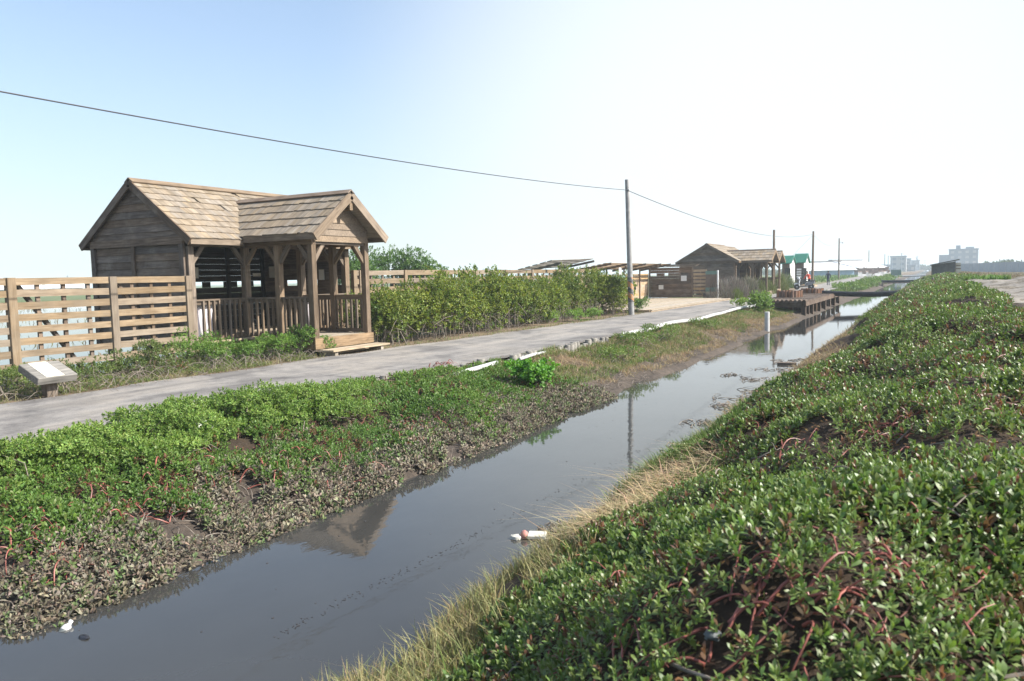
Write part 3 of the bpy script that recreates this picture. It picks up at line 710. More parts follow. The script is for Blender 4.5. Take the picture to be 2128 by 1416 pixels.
slat_fence('slat_fence', 'near slatted timber fence running left from the near hut corner', -14.42, [1.6, 3.7, 5.75, 7.78, 9.72, 11.5], 2.49, .72, .218, .128, 3, True)
mp = [17.35]+[float(unX(q, 562, -14.6)[1]) for q in (750, 843, 1052, 1107, 1157, 1237)]
mp = sorted(set(mp+[float(unX(q, 562, -14.6)[1]) for q in (925, 990)]))
slat_fence('slat_fence', 'long slatted timber fence running behind the mangrove bushes', -14.65, mp, 2.6, .72, .25, .15, 3)

# ------------------------------------------------------------------ bird screen with pergola roof, deck and signboard
R_ = empty('bird_screen', (-16, 46, .7), 'low timber bird screen with pergola slats behind the striped pole', 'shelter')
yw = 50.0; xw = -16.79
b = MB(); z = .72
while z < 2.62:
    segs = [(xw+.03, -13.8)]
    if 2.0 < z < 2.2: segs = [(xw+.03, xw+.12), (xw+.55, xw+1.1), (xw+1.35, xw+2.2), (xw+2.7, -13.8)]
    if 1.35 < z < 1.6: segs = [(xw+.03, xw+.62), (xw+1.05, -13.8)]
    for a_, c_ in segs: b.box(a_, c_, yw-.02, yw+.03, z+.004, z+.176)
    z += .18
b.box(xw+.2, -13.9, yw+.12, yw+.16, .75, 1.9)
b.build('back_panel', M['wood_dark'], R_)
b = MB(); b.box(-13.88, -13.78, yw-.08, yw-.022, .72, 2.7); b.box(xw+.03, xw+.13, yw-.08, yw-.022, .72, 2.7); b.each('post', M['wood_dark'], R_)
b = MB()
for (ya, yb) in ((36.5, 39.3), (39.36, 42.2), (42.26, 45.1), (45.16, 48.0), (48.06, 49.9)):
    z = .72
    while z < 2.3:
        if 1.98 < z < 2.15: b.box(xw-.02, xw+.02, ya+.6, ya+1.1, z, z+.176); b.box(xw-.02, xw+.02, ya+1.5, yb, z, z+.176)
        else: b.box(xw-.02, xw+.02, ya, yb, z, z+.176)
        z += .18
b.build('side_panel', M['wood_pale'], R_)
for yy in (36.45, 39.33, 42.23, 45.13, 48.03):
    b = MB(); b.box(xw+.022, xw+.1, yy-.05, yy+.05, .72, 2.62); b.build('post', M['wood_dark'], R_)
b = MB(); b.box(xw+.025, xw+.06, 47.0, 47.3, 1.32, 1.6); b.build('window', M['dark_glass'], R_)
b = MB()
for k in range(6):
    xx = xw-.55+k*.34; b.beam((xx, 39.2, 2.66+k*.055), (xx, 50.5, 2.66+k*.055), .2, .03, up=(-.15, 0, 1))
b.build('roof_slats', M['wood_trim'], R_)
b = MB()
for yy in (39.33, 42.23, 45.13, 48.03, 50.1):
    b.beam((xw-.7, yy, 2.55), (xw+1.5, yy, 2.92), .07, .12)
for yy in (42.23, 48.03): b.box(xw+1.2, xw+1.3, yy-.05, yy+.05, 2.7, 2.8)
b.each('rafter', M['wood_post'], R_)
b = MB()
for k in range(9): b.beam((xw+.2, 50.2-.02, 2.72+k*.0+.035), (-13.5, 50.2-.02, 2.72+.035), .03, .03)
for k in range(6): b.box(xw+1.25, -13.5, yw-.4+k*.17, yw-.28+k*.17, 2.74+k*.03, 2.765+k*.03)
b.build('roof_slats', M['wood_trim'], R_)
# raised slatted roof at the near end
b = MB()
for k in range(5): b.beam((xw-1.9+k*.42, 35.2, 2.72+k*.09), (xw-1.9+k*.42, 40.6, 2.86+k*.09), .28, .04, up=(-.2, 0, 1))
b.beam((xw-2.1, 40.3, 2.72), (xw+.1, 40.3, 3.1), .07, .12); b.beam((xw-2.1, 36, 2.55), (xw+.1, 36, 2.98), .07, .12)
for xx in (xw-1.9, xw+.05): b.box(xx-.05, xx+.05, 40.1, 40.2, .5, 2.75); b.box(xx-.05, xx+.05, 36.1, 36.2, .5, 2.6)
b.build('raised_roof', M['wood_grey'], R_)
b = MB(); z = .74
S_ = empty('slat_fence', (-13.3, 50, .72), 'short pale slatted screen at the right end of the dark screen wall', 'fence')
while z < 2.45:
    b.box(-13.76, -12.88, yw-.015, yw+.015, z, z+.15); z += .235
b.build('slat_panel', M['wood_pale'], S_)
for xx in (-13.74, -13.32, -12.92):
    b = MB(); b.box(xx-.03, xx+.03, yw+.02, yw+.08, .72, 2.5); b.build('post', M['wood_dark'], S_)
b = MB(); b.beam((-13.35, yw-.06, 1.15), (-12.95, yw-.06, .74), .06, .1, up=(0, 1, 0)); b.build('prop', M['wood_pale'], S_)
G_ = empty('signboard', (-12.45, 49.6, .72), 'tall brown and green signboard standing at the far end of the pale deck', 'sign')
b = MB(); b.box(-12.85, -12.12, 49.58, 49.62, .74, 2.42); b.build('panel', M['brown_board'], G_)
b = MB(); b.box(-12.85, -12.12, 49.56, 49.578, 2.2, 2.42); b.box(-12.85, -12.12, 49.56, 49.578, 1.1, 1.36); b.each('green_band', M['green_board'], G_)
b = MB(); b.box(-12.85, -12.12, 49.56, 49.578, .745, 1.098); b.build('sandy_band', M['sand_board'], G_)
b = MB(); b.box(-12.11, -12.03, 49.55, 49.64, .7, 2.46); b.build('post', M['white_paint'], G_)
p = unX(1287, 578, -15.6)
G2 = empty('signboard', (p[0], p[1], .72), 'green signboard with a white notice showing above the bushes left of the striped pole', 'sign')
b = MB(); b.box(p[0]-.03, p[0]+.03, p[1]-1.25, p[1]+.9, 1.3, 2.28); b.build('panel', M['green_board'], G2)
b = MB(); b.box(p[0]+.032, p[0]+.045, p[1]-.15, p[1]+.2, 2.25, 2.7); b.build('notice', M['paper'], G2)
for d in (-1.15, .8):
    b = MB(); b.box(p[0]-.04, p[0]+.04, p[1]+d-.04, p[1]+d+.04, .5, 1.299); b.build('post', M['wood_dark'], G2)
p = unY(1410, 573, 49.9); notice((p[0]+.35, 49.905, 1.98), .38, .35, (0, -1, 0), 'white notice pinned on the dark screen wall')
p = unY(1375, 572, 49.9); notice((p[0]-.05, 49.905, 1.42), .32, .28, (0, -1, 0), 'blue and white notice low on the dark screen wall')
D_ = empty('timber_deck', (-13.5, 41, .6), 'pale timber deck beside the road in front of the bird screen', 'deck')
b = MB(); xx = -16.7
while xx < -11.15:
    b.box(xx, xx+.14, 33.2+max(0, (xx+14)*-.4), 49.4+(-.9 if xx > -12 else .5), .66, .7+random.uniform(-.002, .002)); xx += .146
b.build('deck_boards', M['wood_deck'], D_)
b = MB(); b.box(-11.1, -11.04, 33.2, 48.5, .56, .703); b.box(-14, -11.1, 33.13, 33.19, .5, .703); b.each('edge_beam', M['wood_pale'], D_)
b = MB()
for yy in np.arange(34, 48.5, 2.4): b.box(-11.3, -11.12, yy-.09, yy+.09, .4, .655)
b.each('stilt', M['wood_dark'], D_)

# ------------------------------------------------------------------ reading desk sign beside the road
p = un(112, 822, .62)
L_ = empty('lectern_sign', (p[0], p[1], .6), 'low grey timber reading desk with a faded cream panel at the road edge', 'sign', rz=rad(0))
bx, by = p[0], p[1]
b = MB(); b.box(bx-.19, bx-.03, by-.08, by+.09, .5, .84); b.build('post', M['wood_post'], L_, bevel=.008)
fz, bz = .93, 1.13  # tilted desk: low towards the road (+x)
b = MB()
a = V3((bx+.16, by+.0, fz)); c = V3((bx-.34, by, bz)); up = unit(np.cross(unit(a-c), (0, 1, 0))); up = up if up[2] > 0 else -up
b.obox((a+c)/2-up*.06, (a-c)/2, V3((0, .31, 0)), up*.06); b.build('desk_top', M['wood_grey'], L_, bevel=.008)
b = MB(); b.obox((a+c)/2+up*.004-V3((0, .04, 0)), (a-c)/2*.96, V3((0, .14, 0)), up*.003); b.build('panel', plain('cream_panel', (.66, .63, .52), .6, noise=.12, scale=9), L_)

# ------------------------------------------------------------------ observation pier over the canal
K_ = empty('pier', (-6.7, 48, .3), 'dark timber pier on posts reaching over the canal bank', 'pier')
b = MB(); yy = 40.1
while yy < 56.5:
    b.box(-8.05, -5.5, yy, yy+.19, .76, .82+random.uniform(-.006, .006)); yy += .2
b.build('deck_boards', M['wood_pier'], K_)
b = MB(); b.box(-5.56, -5.46, 40.15, 56.4, .56, .758); b.box(-8.0, -5.57, 40.12, 40.2, .5, .758); b.each('edge_beam', M['wood_pier'], K_)
b = MB()
for k in range(13): b.tube([(-8.0+k*.205, 40.02, .79), (-8.0+k*.205, 40.6, .80)], .09, 8)
b.build('log_edge', M['wood_pier'], K_)
for (xx, yy) in [(-5.62, 40.5), (-6.2, 40.45), (-7.0, 40.4), (-5.62, 41.7), (-5.62, 43.2), (-5.62, 44.6), (-5.62, 46.2), (-5.62, 48.6), (-5.62, 51), (-5.62, 53.4), (-5.62, 56), (-6.3, 42.6), (-6.3, 44.2), (-6.3, 47.4)]:
    b = MB(); b.box(xx-.11, xx+.11, yy-.12, yy+.12, -.3, .757 if xx < -5.7 else .555); b.build('pile', M['wood_pier'], K_)
def log_ring(c, r, h, n, label):
    root = empty('round_bench', (c[0], c[1], .82), label, 'bench', 'round log benches on the pier')
    b = MB()
    for k in range(n):
        w = 2*math.pi*k/n; hh = h+random.uniform(-.03, .03)
        b.cyl((c[0]+math.cos(w)*r, c[1]+math.sin(w)*r), .085+random.uniform(-.015, .01), .825, .82+hh, 8)
    b.build('log_ring', M['wood_red'], root)
    b = MB(); b.cyl((c[0], c[1]), r-.05, .825, .82+h-.06, 16); b.build('seat_top', M['wood_pier'], root)
log_ring((-7.15, 46.0), .62, .38, 22, 'round bench of upright cut logs, nearer of two on the pier')
log_ring((-6.95, 53.9), .62, .30, 22, 'round bench of upright cut logs, farther of two on the pier')

# ------------------------------------------------------------------ pipes across the canal
def pipe_pair(y, z, x0, x1, r, label, mat='pipe_black', n=2, sag=.05):
    root = empty('pipe_crossing', ((x0+x1)/2, y, z), label, 'pipe')
    for k in range(n):
        b = MB(); pts = [(x0+(x1-x0)*t, y+k*r*2.3+.12*k*math.sin(t*3), z-sag*math.sin(math.pi*t)-k*.08) for t in np.linspace(0, 1, 12)]
        b.tube(pts, r, 12); b.build('pipe', M[mat], root, smooth=True)
    return root
pipe_pair(52.6, .9, -6.2, -.6, .13, 'pair of black pipes spanning the canal just past the pier', sag=.12)
pipe_pair(102, .85, -5.5, -1.4, .14, 'dark pipe crossing the canal at the second far crossing', n=1)
pipe_pair(165, .9, -6.5, -1.2, .16, 'thin white pipe crossing the canal farthest away', 'white_pvc', n=1)
b = MB(); b.box(-6.4, -2.0, 108, 110, .45, .75); b.box(-6.4, -5.6, 108, 110, -.3, .45); b.box(-2.4, -1.6, 108, 110, -.3, .6)
tag(b.build('footbridge', M['rubble'], loc=(-4, 109, .4)), 'low brown slab footbridge over the canal behind the second pipe', 'bridge')
p = un(1853, 619, .1); b = MB(); b.lathe(p, [(.01, -.12), (.1, -.07), (.13, 0), (.1, .07), (.01, .12)], 10)
tag(b.build('float', M['black_bag'], smooth=True, loc=p), 'small black float on the water under the pipe pair', 'float')

# white standing pipe in the bank
p = unX(1594, 693, -5.6); b = MB(); b.cyl((-5.6, p[1]), .095, -.3, .74, 16); b.lathe((-5.6, p[1], .74), [(.095, 0), (.085, .008), (.01, .012)], 16)
tag(b.build('standpipe', M['white_pvc'], smooth=True, loc=(-5.6, p[1], 0)), 'upright white plastic pipe standing at the water edge', 'pipe')
# white pipe lying along the road edge
b = MB(); pts = [(-7.62+.12*math.sin(t*.7)-(.0 if t < 38 else .05), t, .63+.02*math.sin(t*1.3)+max(0, t-34)*.02) for t in np.arange(20, 39.2, .6)]
b.tube(pts, .06, 10); tag(b.build('edge_pipe', M['white_pvc'], smooth=True, loc=pts[8]), 'long white plastic pipe lying along the road edge towards the pier', 'pipe')
b = MB(); b.tube([(-7.62, 11.6, .56), (-7.64, 12.5, .575), (-7.7, 13.4, .59)], .045, 10)
tag(b.build('edge_pipe', M['white_pvc'], smooth=True, loc=(-7.5, 12.3, .6)), 'short white plastic pipe lying beside the log stumps', 'pipe')
b = MB(); b.tube([(-7.66, 14.3, .57), (-7.7, 15.0, .59), (-7.72, 15.8, .58)], .035, 10)
tag(b.build('edge_pipe', M['white_pvc'], smooth=True, loc=(-7.6, 15, .6)), 'thin white pipe piece just right of the bright green plant', 'pipe')
# log stumps edging the road
protos = []
for k in range(5):
    b = MB(); r = random.uniform(.055, .085); h = random.uniform(.05, .13)
    b.lathe((0, 0, 0), [(r, -.25), (r*1.02, h-.015), (r*.9, h), (.005, h+.004)], 10); protos.append(b.build('log_stump', M['wood_grey'], smooth=True, loc=(0, 0, 0)))
yy = 6.4; first = list(protos)
while yy < 20.5:
    ok = vnoise(yy, 1, 1.0, 21) > .3 or 11 < yy < 13.2
    if ok:
        k = random.randrange(5)
        o = first[k] if first[k] is not None else protos[k].copy()
        if first[k] is None: COL.objects.link(o)
        first[k] = None
        xx = pr(yy)+.12+random.uniform(-.02, .02)
        o.location = (xx, yy, .54+random.uniform(-.03, .03)); o.rotation_euler = (random.uniform(-.06, .06), random.uniform(-.06, .06), random.uniform(0, 6))
        tag(o, 'short weathered log stump edging the canal side of the road', 'log stump', 'log stumps edging the road')
    yy += random.uniform(.15, .2) if ok else .2
for k, o in enumerate(first):
    if o is not None: bpy.data.objects.remove(o)

# ------------------------------------------------------------------ utility poles and wires
def pole(px_, py_, zt, rb, rt, label, arms=0, mat='concrete', lean=(0, 0), group=None, band=None, lamp=False, fine=True):
    root = empty('utility_pole', (px_, py_, .5), label, 'pole', group)
    zs = [.3, zt] if band is None else [.3, band[0]-.001]
    R = lambda z: rb+(rt-rb)*(z-.5)/(zt-.5)
    P = lambda z: (px_+lean[0]*(z-.5), py_+lean[1]*(z-.5), z)
    b = MB(); b.tube([P(zs[0]), P(zs[1])], [R(zs[0]), R(zs[1])], 16 if fine else 8); b.build('shaft', M[mat], root, smooth=True)
    if band:
        b = MB(); b.tube([P(band[0]), P(band[1])], [R(band[0])+.003, R(band[1])+.003], 20); b.build('striped_band', M['stripes'], root, smooth=True)
        b = MB(); b.tube([P(band[1]+.001), P(zt-.01), P(zt)], [R(band[1]), R(zt), R(zt)*.8], 16); b.build('shaft', M[mat], root, smooth=True)
    for a in range(arms):
        b = MB(); z = zt-.35-a*.6; b.box(px_-.85, px_+.85, py_-.16, py_-.1, z-.05, z+.05)
        for xx in (-.8, -.4, .4, .8): b.cyl((px_+xx, py_-.13), .04, z+.05, z+.2, 6)
        b.build('cross_arm', M['mid_grey'], root)
    if lamp:
        b = MB(); b.tube([P(zt-.7), (px_+.5, py_-.2, zt-.75)], .025, 6); b.lathe((px_+.6, py_-.25, zt-.85), [(.03, .12), (.13, .02), (.11, -.06), (.02, -.09)], 10); b.build('lamp', M['mid_grey'], root)
    return root
P1 = (-11.16, 30.94)
pole(P1[0], P1[1], 6.26, .125, .085, 'tall grey concrete pole with orange and black stripes beside the mangroves', band=(1.15, 2.18), lean=(-.024, .0))
b = MB()
b.lathe((P1[0]-.13+.1, P1[1]-.05, 5.83), [(.02, -.05), (.045, -.02), (.03, 0), (.045, .02), (.02, .05)], 8); tag(b.build('insulator', M['white_paint'], loc=(P1[0]-.03, P1[1]-.05, 5.83)), 'small insulator near the top of the striped pole', 'insulator')
pole(-11.75, 67.5, float(unY(1608, 478, 67.5)[2]), .13, .09, 'dark pole rising behind the long porch roof', mat='wood_dark')
pole(-11.58, 89.7, 6.55, .15, .1, 'brown timber pole with banded foot beside the walking person', mat='wood_post', lean=(.012, 0))
pole(-14.9, 150, 7.95, .16, .1, 'slim pole with a small lamp beyond the walking person', mat='wood_post', lamp=True)
pole(-18.1, 271, 8.3, .17, .12, 'slim dark pole in front of the rusty warehouse end', mat='wood_dark', fine=False)
for i, (xx, yy, h, arms, lab) in enumerate([
    (-17.1, 343, 8.2, 0, 'dark pole just right of the broken warehouse end, leftmost of a close pair'),
    (-17.6, 380, 8.2, 0, 'dark pole just right of the broken warehouse end, rightmost of a close pair'),
    (-18.0, 424, 8.4, 1, 'thin far pole in front of the white block'),
    (-15.0, 461, 10.4, 1, 'tall far pole with cross arm on the right edge of the white block'),
    (-15.2, 527, 10.2, 1, 'far pole with cross arm just past the white block'),
    (-8.6, 520, 9.6, 1, None), (-10.6, 610, 10, 1, None), (-11, 690, 10, 1, None), (-12, 780, 10, 1, None), (-13, 880, 10, 1, None), (-6.5, 760, 9, 1, None)]):
    pole(xx, yy, h, .2, .15, lab or 'thin hazy pole in the far cluster where the canal vanishes', arms, 'mid_grey', group=None if lab else 'far poles at the vanishing point', fine=False)
def wire(pts, label, r=.012):
    b = MB(); b.tube(pts, r, 6); tag(b.build('power_line', M['wire'], smooth=True, loc=pts[len(pts)//2]), label, 'wire')
def span(a, c, sag, n=24):
    a, c = V3(a), V3(c); return [tuple(a+(c-a)*t-V3((0, 0, 4*sag*t*(1-t)))) for t in np.linspace(0, 1, n)]
# near span, fitted through its sight line
co = np.polyfit([6.11, 8.48, 12.01, 17.87, 30.8], [4.99, 4.99, 5.03, 5.21, 5.80], 2)
wire([(-11.2, t, float(np.polyval(co, t))) for t in np.linspace(-24, 30.85, 60)], 'long black wire sagging from the striped pole to the left edge', .012)
co = np.polyfit([31, 37.88, 47.85, 61.7, 89.6], [5.81, 5.45, 5.14, 5.13, 6.2], 2)
wire([(-11.25-.006*(t-31), t, float(np.polyval(co, t))) for t in np.linspace(31.1, 89.6, 40)], 'thin wire sagging from the striped pole to the brown timber pole', .014)
wire(span((-11.6, 89.8, 6.3), (-14.9, 149.9, 7.6), 1.1), 'faint wire from the brown timber pole to the slim lamp pole', .012)
wire(span((-11.6, 89.6, 6.1), (-16.5, 88, .7), 0.0), 'thin guy wire slanting down left from the brown timber pole', .01)

# ------------------------------------------------------------------ green-roofed kiosks
def kiosk(x0, x1, y0, y1, zf, ze, zr, label, door):
    root = empty('kiosk', ((x0+x1)/2, (y0+y1)/2, zf), label, 'kiosk')
    yc = (y0+y1)/2; b = MB()
    b.prism([(x1-.06, y0, zf), (x1-.06, y1, zf), (x1-.06, y1, ze), (x1-.06, yc, zr-.06), (x1-.06, y0, ze)], (.06, 0, 0)); b.build('gable_wall', M['white_paint'], root)
    b = MB(); b.box(x0, x1-.062, y0, y0+.05, zf, ze-.02); b.box(x0, x0+.05, y0+.052, y1, zf, ze-.02); b.box(x0+.052, x1-.062, y1-.05, y1, zf, ze-.02); b.build('wall', M['wood_post'], root)
    b = MB()
    sl = (zr-ze)/((y1-y0)/2)
    for s in (-1, 1):
        e = (y1-y0)/2+.22; a = V3((x0-.15, yc+s*e, zr-sl*e)); r = V3((x0-.15, yc, zr)); w = x1-x0+.3
        b.prism([a, a+V3((w, 0, 0)), r+V3((w, 0, 0)), r], (0, 0, .03))
        n = 9
        for k in range(n+1):
            t = V3((w*(k+.0)/n, 0, .05)); b.beam(a+t, r+t, .09, .12)
    b.build('roof', M['green_roof'], root)
    b = MB(); b.box(x0+door[0], x0+door[1], y0-.03, y0-.003, zf+(.0 if door[2] else .9), zf+2.0); d = b.build('door', M['dark_glass'], root)
    if door[2]:
        b = MB()
        for k in range(4): b.box(x0+.25, x0+.75, y0-.05, y0-.031, zf+.9+k*.28, zf+1.1+k*.28)
        b.build('louvre', M['white_paint'], root)
    return root
kx = lambda q, yy: float(unY(q, 545, yy)[0])
kiosk(kx(1626, 90.5), kx(1647, 92), 90.3, 93.7, .62, 3.2, 3.95, 'small kiosk with green roof and white gable, half hidden behind the hut, left of two', (.3, .9, False))
kiosk(kx(1652, 95.5), kx(1676, 97), 95.2, 98.9, .62, 3.3, 4.25, 'small brown kiosk with green roof, white gable and open dark door, right of two', (.75, 1.35, True))
B_ = empty('barrier', (-12.35, 94, .6), 'orange and white barrier panel at the foot of the right green-roofed kiosk', 'barrier')
b = MB(); b.box(-12.6, -12.1, 93.9, 93.95, .75, 1.75); b.build('panel', M['orange'], B_)
b = MB(); b.box(-12.62, -12.08, 93.87, 93.9, 1.1, 1.3); b.box(-12.62, -12.08, 93.87, 93.9, 1.5, 1.62); b.each('white_band', M['white_paint'], B_)
b = MB(); b.box(-12.6, -12.54, 93.7, 94.15, .6, .75); b.box(-12.16, -12.1, 93.7, 94.15, .6, .75); b.each('foot', M['mid_grey'], B_)
b = MB(); b.box(-12.3, -10.9, 85.2, 88.4, .61, .76); b.box(-12.2, -11.0, 85.4, 88.2, .762, .8)
tag(b.build('timber_platform', M['wood_pale'], loc=(-11.6, 86, .6)), 'low pale timber platform at the foot of the brown timber pole', 'platform')

# ------------------------------------------------------------------ far buildings
def frame_dir(c, ang): return V3((math.cos(ang), math.sin(ang), 0)), V3((-math.sin(ang), math.cos(ang), 0))
def long_shed(name, a, c, dep, zb, ze, zr, zw, label, roofm, wallm, lowm, broken=False):
    """gabled shed whose front eave runs a -> c; zw splits a lower band"""
    a, c = V3((*a, 0)), V3((*c, 0)); d = unit(c-a); n = V3((-d[1], d[0], 0)); L = np.linalg.norm(c-a); up = V3((0, 0, 1))
    root = empty(name, tuple((a+c)/2+up*zb), label, 'warehouse')
    P = lambda s, t, z: a+d*s+n*t+up*z
    b = MB(); b.hexa([P(0, 0, zb), P(L, 0, zb), P(L, dep, zb), P(0, dep, zb), P(0, 0, zw), P(L, 0, zw), P(L, dep, zw), P(0, dep, zw)]); b.build('lower_wall', lowm, root)
    b = MB(); b.hexa([P(.05, .05, zw), P(L-.05, .05, zw), P(L-.05, dep-.05, zw), P(.05, dep-.05, zw), P(.05, .05, ze), P(L-.05, .05, ze), P(L-.05, dep-.05, ze), P(.05, dep-.05, ze)]); b.build('wall', wallm, root)
    b = MB()
    for (t0, t1) in ((-.6, dep/2), (dep+.6, dep/2)):
        q = [P(-.5, t0, ze-.1), P(L+.5, t0, ze-.1), P(L+.5, t1, zr), P(-.5, t1, zr)]; b.prism(q, (0, 0, .12))
    r = b.build('roof', roofm, root)
    b = MB()
    k = 0.0
    while k < L: b.beam(P(k, -.62, ze+.03), P(k, dep/2, zr+.13), .12, .06); k += 1.5
    b.build('roof_rib', roofm, r)
    b = MB(); b.beam(P(-.5, dep/2, zr+.25), P(L+.5, dep/2, zr+.25), 1.2, .25); b.build('ridge_vent', M['grey_roof'], r)
    return root, P, L
q0 = unY(1683, 570, 205); q1 = unY(1775, 570, 212); q2 = unY(1842, 570, 225)
W1, Pq, L1 = long_shed('warehouse', q0[:2], q1[:2], 14, .5, 2.3, 4.3, 2.25, 'long white-roofed warehouse with pale blue lower wall beyond the walking person', M['white_roof'], M['white_paint'], M['blue_wall'])
W2, Pq2, L2 = long_shed('warehouse', (q1+V3((.8, 1.5, 0)))[:2], q2[:2], 15, .5, 2.7, 4.6, 1.6, 'pale warehouse with rusty torn wall sheets, adjoining the white-roofed one', M['white_roof'], M['rubble'], M['pale_grey'])
b = MB()
for k in range(26):
    s = random.uniform(0, L2); b.obox(Pq2(s, -.4+random.uniform(-.2, .1), random.uniform(1.4, 2.5)), (random.uniform(.2, .9), 0, random.uniform(-.2, .2)), (0, .03, 0), (random.uniform(-.2, .2), 0, random.uniform(.1, .4)))
b.build('torn_sheet', M['rubble'], W2)
def block(name, c, w, d, zb, zt, ang, label, wall, floors=3, cols=4, extra=None, cat='building'):
    a1, a2 = frame_dir(c, ang); up = V3((0, 0, 1)); root = empty(name, (c[0], c[1], zb), label, cat)
    C3 = V3((c[0], c[1], 0))
    b = MB(); b.obox(C3+up*(zb+zt)/2, a1*w/2, a2*d/2, up*(zt-zb)/2); b.build('wall', wall, root)
    b = MB(); b.obox(C3+up*(zt+.25), a1*(w/2+.25), a2*(d/2+.25), up*.25); b.build('roof_edge', M['mid_grey'], root)
    for i in range(floors):
        for k in range(cols):
            x = -w/2+w*(k+.5)/cols; z = zb+(zt-zb)*(i+.55)/floors
            b = MB(); b.obox(C3-a2*(d/2+.03)+a1*x+up*z, a1*w/cols*.24, a2*.03, up*(zt-zb)/floors*.24); b.build('window', M['pale_grey'] if wall is M['mid_grey'] else M['mid_grey'], root)
    if extra: extra(root, C3, a1, a2, up)
    return root
def ex_main(root, C3, a1, a2, up):
    b = MB(); b.obox(C3-a1*9.4+up*4.9, a1*2.4, a2*5, up*4.4); b.build('side_wing', M['mid_grey'], root)
    b = MB(); b.obox(C3-a1*2.6+up*13.4, a1*1.1, a2*1.5, up*1.0); b.obox(C3+a1*3+up*12.9, a1*2, a2*1.5, up*.5); b.each('roof_tank', M['mid_grey'], root)
block('apartment_block', (14.6, 500), 14.0, 12, .5, 11.9, rad(-2), 'large hazy grey building with roof tanks rising behind the long blue-grey wall', M['mid_grey'], 4, 4, ex_main)
p = unY(1867, 560, 470); block('apartment_block', (p[0], p[1]), 7.6, 9, .5, 8.6, 0, 'pale white-blue block behind the tall far pole, left of the canal end', M['pale_grey'], 3, 2)
p = unY(1880, 560, 560); block('apartment_block', (p[0], p[1]), 7, 9, .5, 8.2, 0, 'hazy grey block peeking right behind the white-blue block', M['mid_grey'], 3, 2)
p = unY(1897, 560, 640); block('apartment_block', (p[0], p[1]), 8.5, 9, .5, 7.6, 0, 'faint blue-grey block nearest to where the canal vanishes', M['mid_grey'], 3, 2)
p = unY(1848, 560, 520); block('low_building', (p[0], p[1]), 12, 8, .5, 4.4, 0, 'low hazy building left of the white-blue block', M['mid_grey'], 1, 3)
p = unY(1884, 560, 480); block('low_building', (p[0], p[1]), 9, 8, .5, 3.6, 0, 'low hazy building to the right of the white-blue block', M['mid_grey'], 1, 3)
# long wall on the right
a = V3((5.2, 276, 0)); c = V3((34, 165, 0)); d = unit(c-a); L = np.linalg.norm(c-a)
root = empty('boundary_wall', tuple((a+c)/2+V3((0, 0, .5))), 'long blue-grey panel wall across the far field on the right', 'wall')
b = MB(); k = 0
while k < L-3: b.beam(a+d*(k+.05)+V3((0, 0, 1.85)), a+d*(k+3.95)+V3((0, 0, 1.85)), .16, 2.9); k += 4
b.build('wall_panels', M['mid_grey'], root)
b = MB(); k = 0
while k < L: b.beam(a+d*k+V3((0, 0, .3)), a+d*k+V3((0, 0, 3.35)), .3, .3); k += 4
b.build('pillars', M['pale_grey'], root)
# white-roofed farm sheds far away on the left plain
for i, (xa, xb, yz, lab, rm, wm) in enumerate([(0, 84, 256, 'far white-roofed shed at the left edge behind the fence', 'white_roof', 'pale_grey'), (98, 172, 262, 'far shed with white and blue-grey roof seen through the near fence', 'white_roof', 'mid_grey')]):
    v0, v1 = ray(xa-40*(i == 0), 600), ray(xb, 600)
    e0 = v0*yz/np.linalg.norm(v0[:2]); e1 = v1*yz/np.linalg.norm(v1[:2])
    long_shed('farm_shed', e0[:2], e1[:2], 10, .3, 2.2, 3.6, 1.2, lab, M[rm], M[wm], M['mid_grey'])
for (px_, D, zt, lab) in [(140, 280, 6.2, 'thin far pylon left of the near hut'), (1134, 300, 8.4, 'far pylon with a box above the long fence, right of two'), (1005, 300, 6.0, 'thin far pole above the long fence, left of two')]:
    v = ray(px_, 575); v = v*D/np.linalg.norm(v[:2]); root = empty('pylon', (v[0], v[1], .4), lab, 'pole')
    b = MB(); b.cyl((v[0], v[1]), .13, .2, zt, 6, .08); b.build('shaft', M['mid_grey'], root)
    b = MB(); b.box(v[0]-.5, v[0]+.5, v[1]-.05, v[1]+.05, zt-.5, zt-.4); b.build('cross_arm', M['mid_grey'], root)
    if zt > 8: b = MB(); b.box(v[0]+.15, v[0]+.9, v[1]-.3, v[1]+.3, zt-2.6, zt-1.4); b.build('transformer', M['pale_grey'], root)

# green utility box by the far road
p = un(1862, 578, .6); root = empty('utility_box', (p[0], p[1], .6), 'dark green utility box on a white post by the far bend of the road', 'box')
b = MB(); b.box(p[0]-.85, p[0]+.85, p[1]-.3, p[1]+.3, 1.1, 2.1); b.build('cabinet', M['green_board'], root)
b = MB(); b.box(p[0]-.2, p[0]+.2, p[1]-.15, p[1]+.15, .45, 1.099); b.build('post', M['white_paint'], root)

# ------------------------------------------------------------------ tin shed on the right levee and a stake
root = empty('tin_shed', (.9, 92, 1.2), 'dark corrugated shed with a tilted roof standing on the right levee', 'shed')
sx0, sx1, sy0, sy1, szb = -.15, 1.95, 91, 95, .95
b = MB(); n = 40
for k in range(n):
    xa = sx0+(sx1-sx0)*k/n; b.obox(((xa+(sx1-sx0)/n/2), sy0+(.02 if k % 2 else 0), szb+.8), ((sx1-sx0)/n/2, 0, 0), (0, .012, 0), (0, 0, .8))
b.box(sx0-.03, sx0, sy0+.04, sy1, szb, szb+1.6); b.prism([(sx0, sy0+.036, szb+1.601), (sx1, sy0+.036, szb+1.601), (sx1, sy0+.036, szb+1.95)], (0, .03, 0))
b.build('wall', M['dark_sheet'], root)
b = MB()
b.box(sx1+.01, sx1+.06, sy0-.05, sy0+.05, szb, 2.9); b.box(sx0, sx0+.06, sy0-.09, sy0-.02, szb, 2.55); b.box(sx1+.01, sx1+.06, sy1-.1, sy1, szb, 2.9)
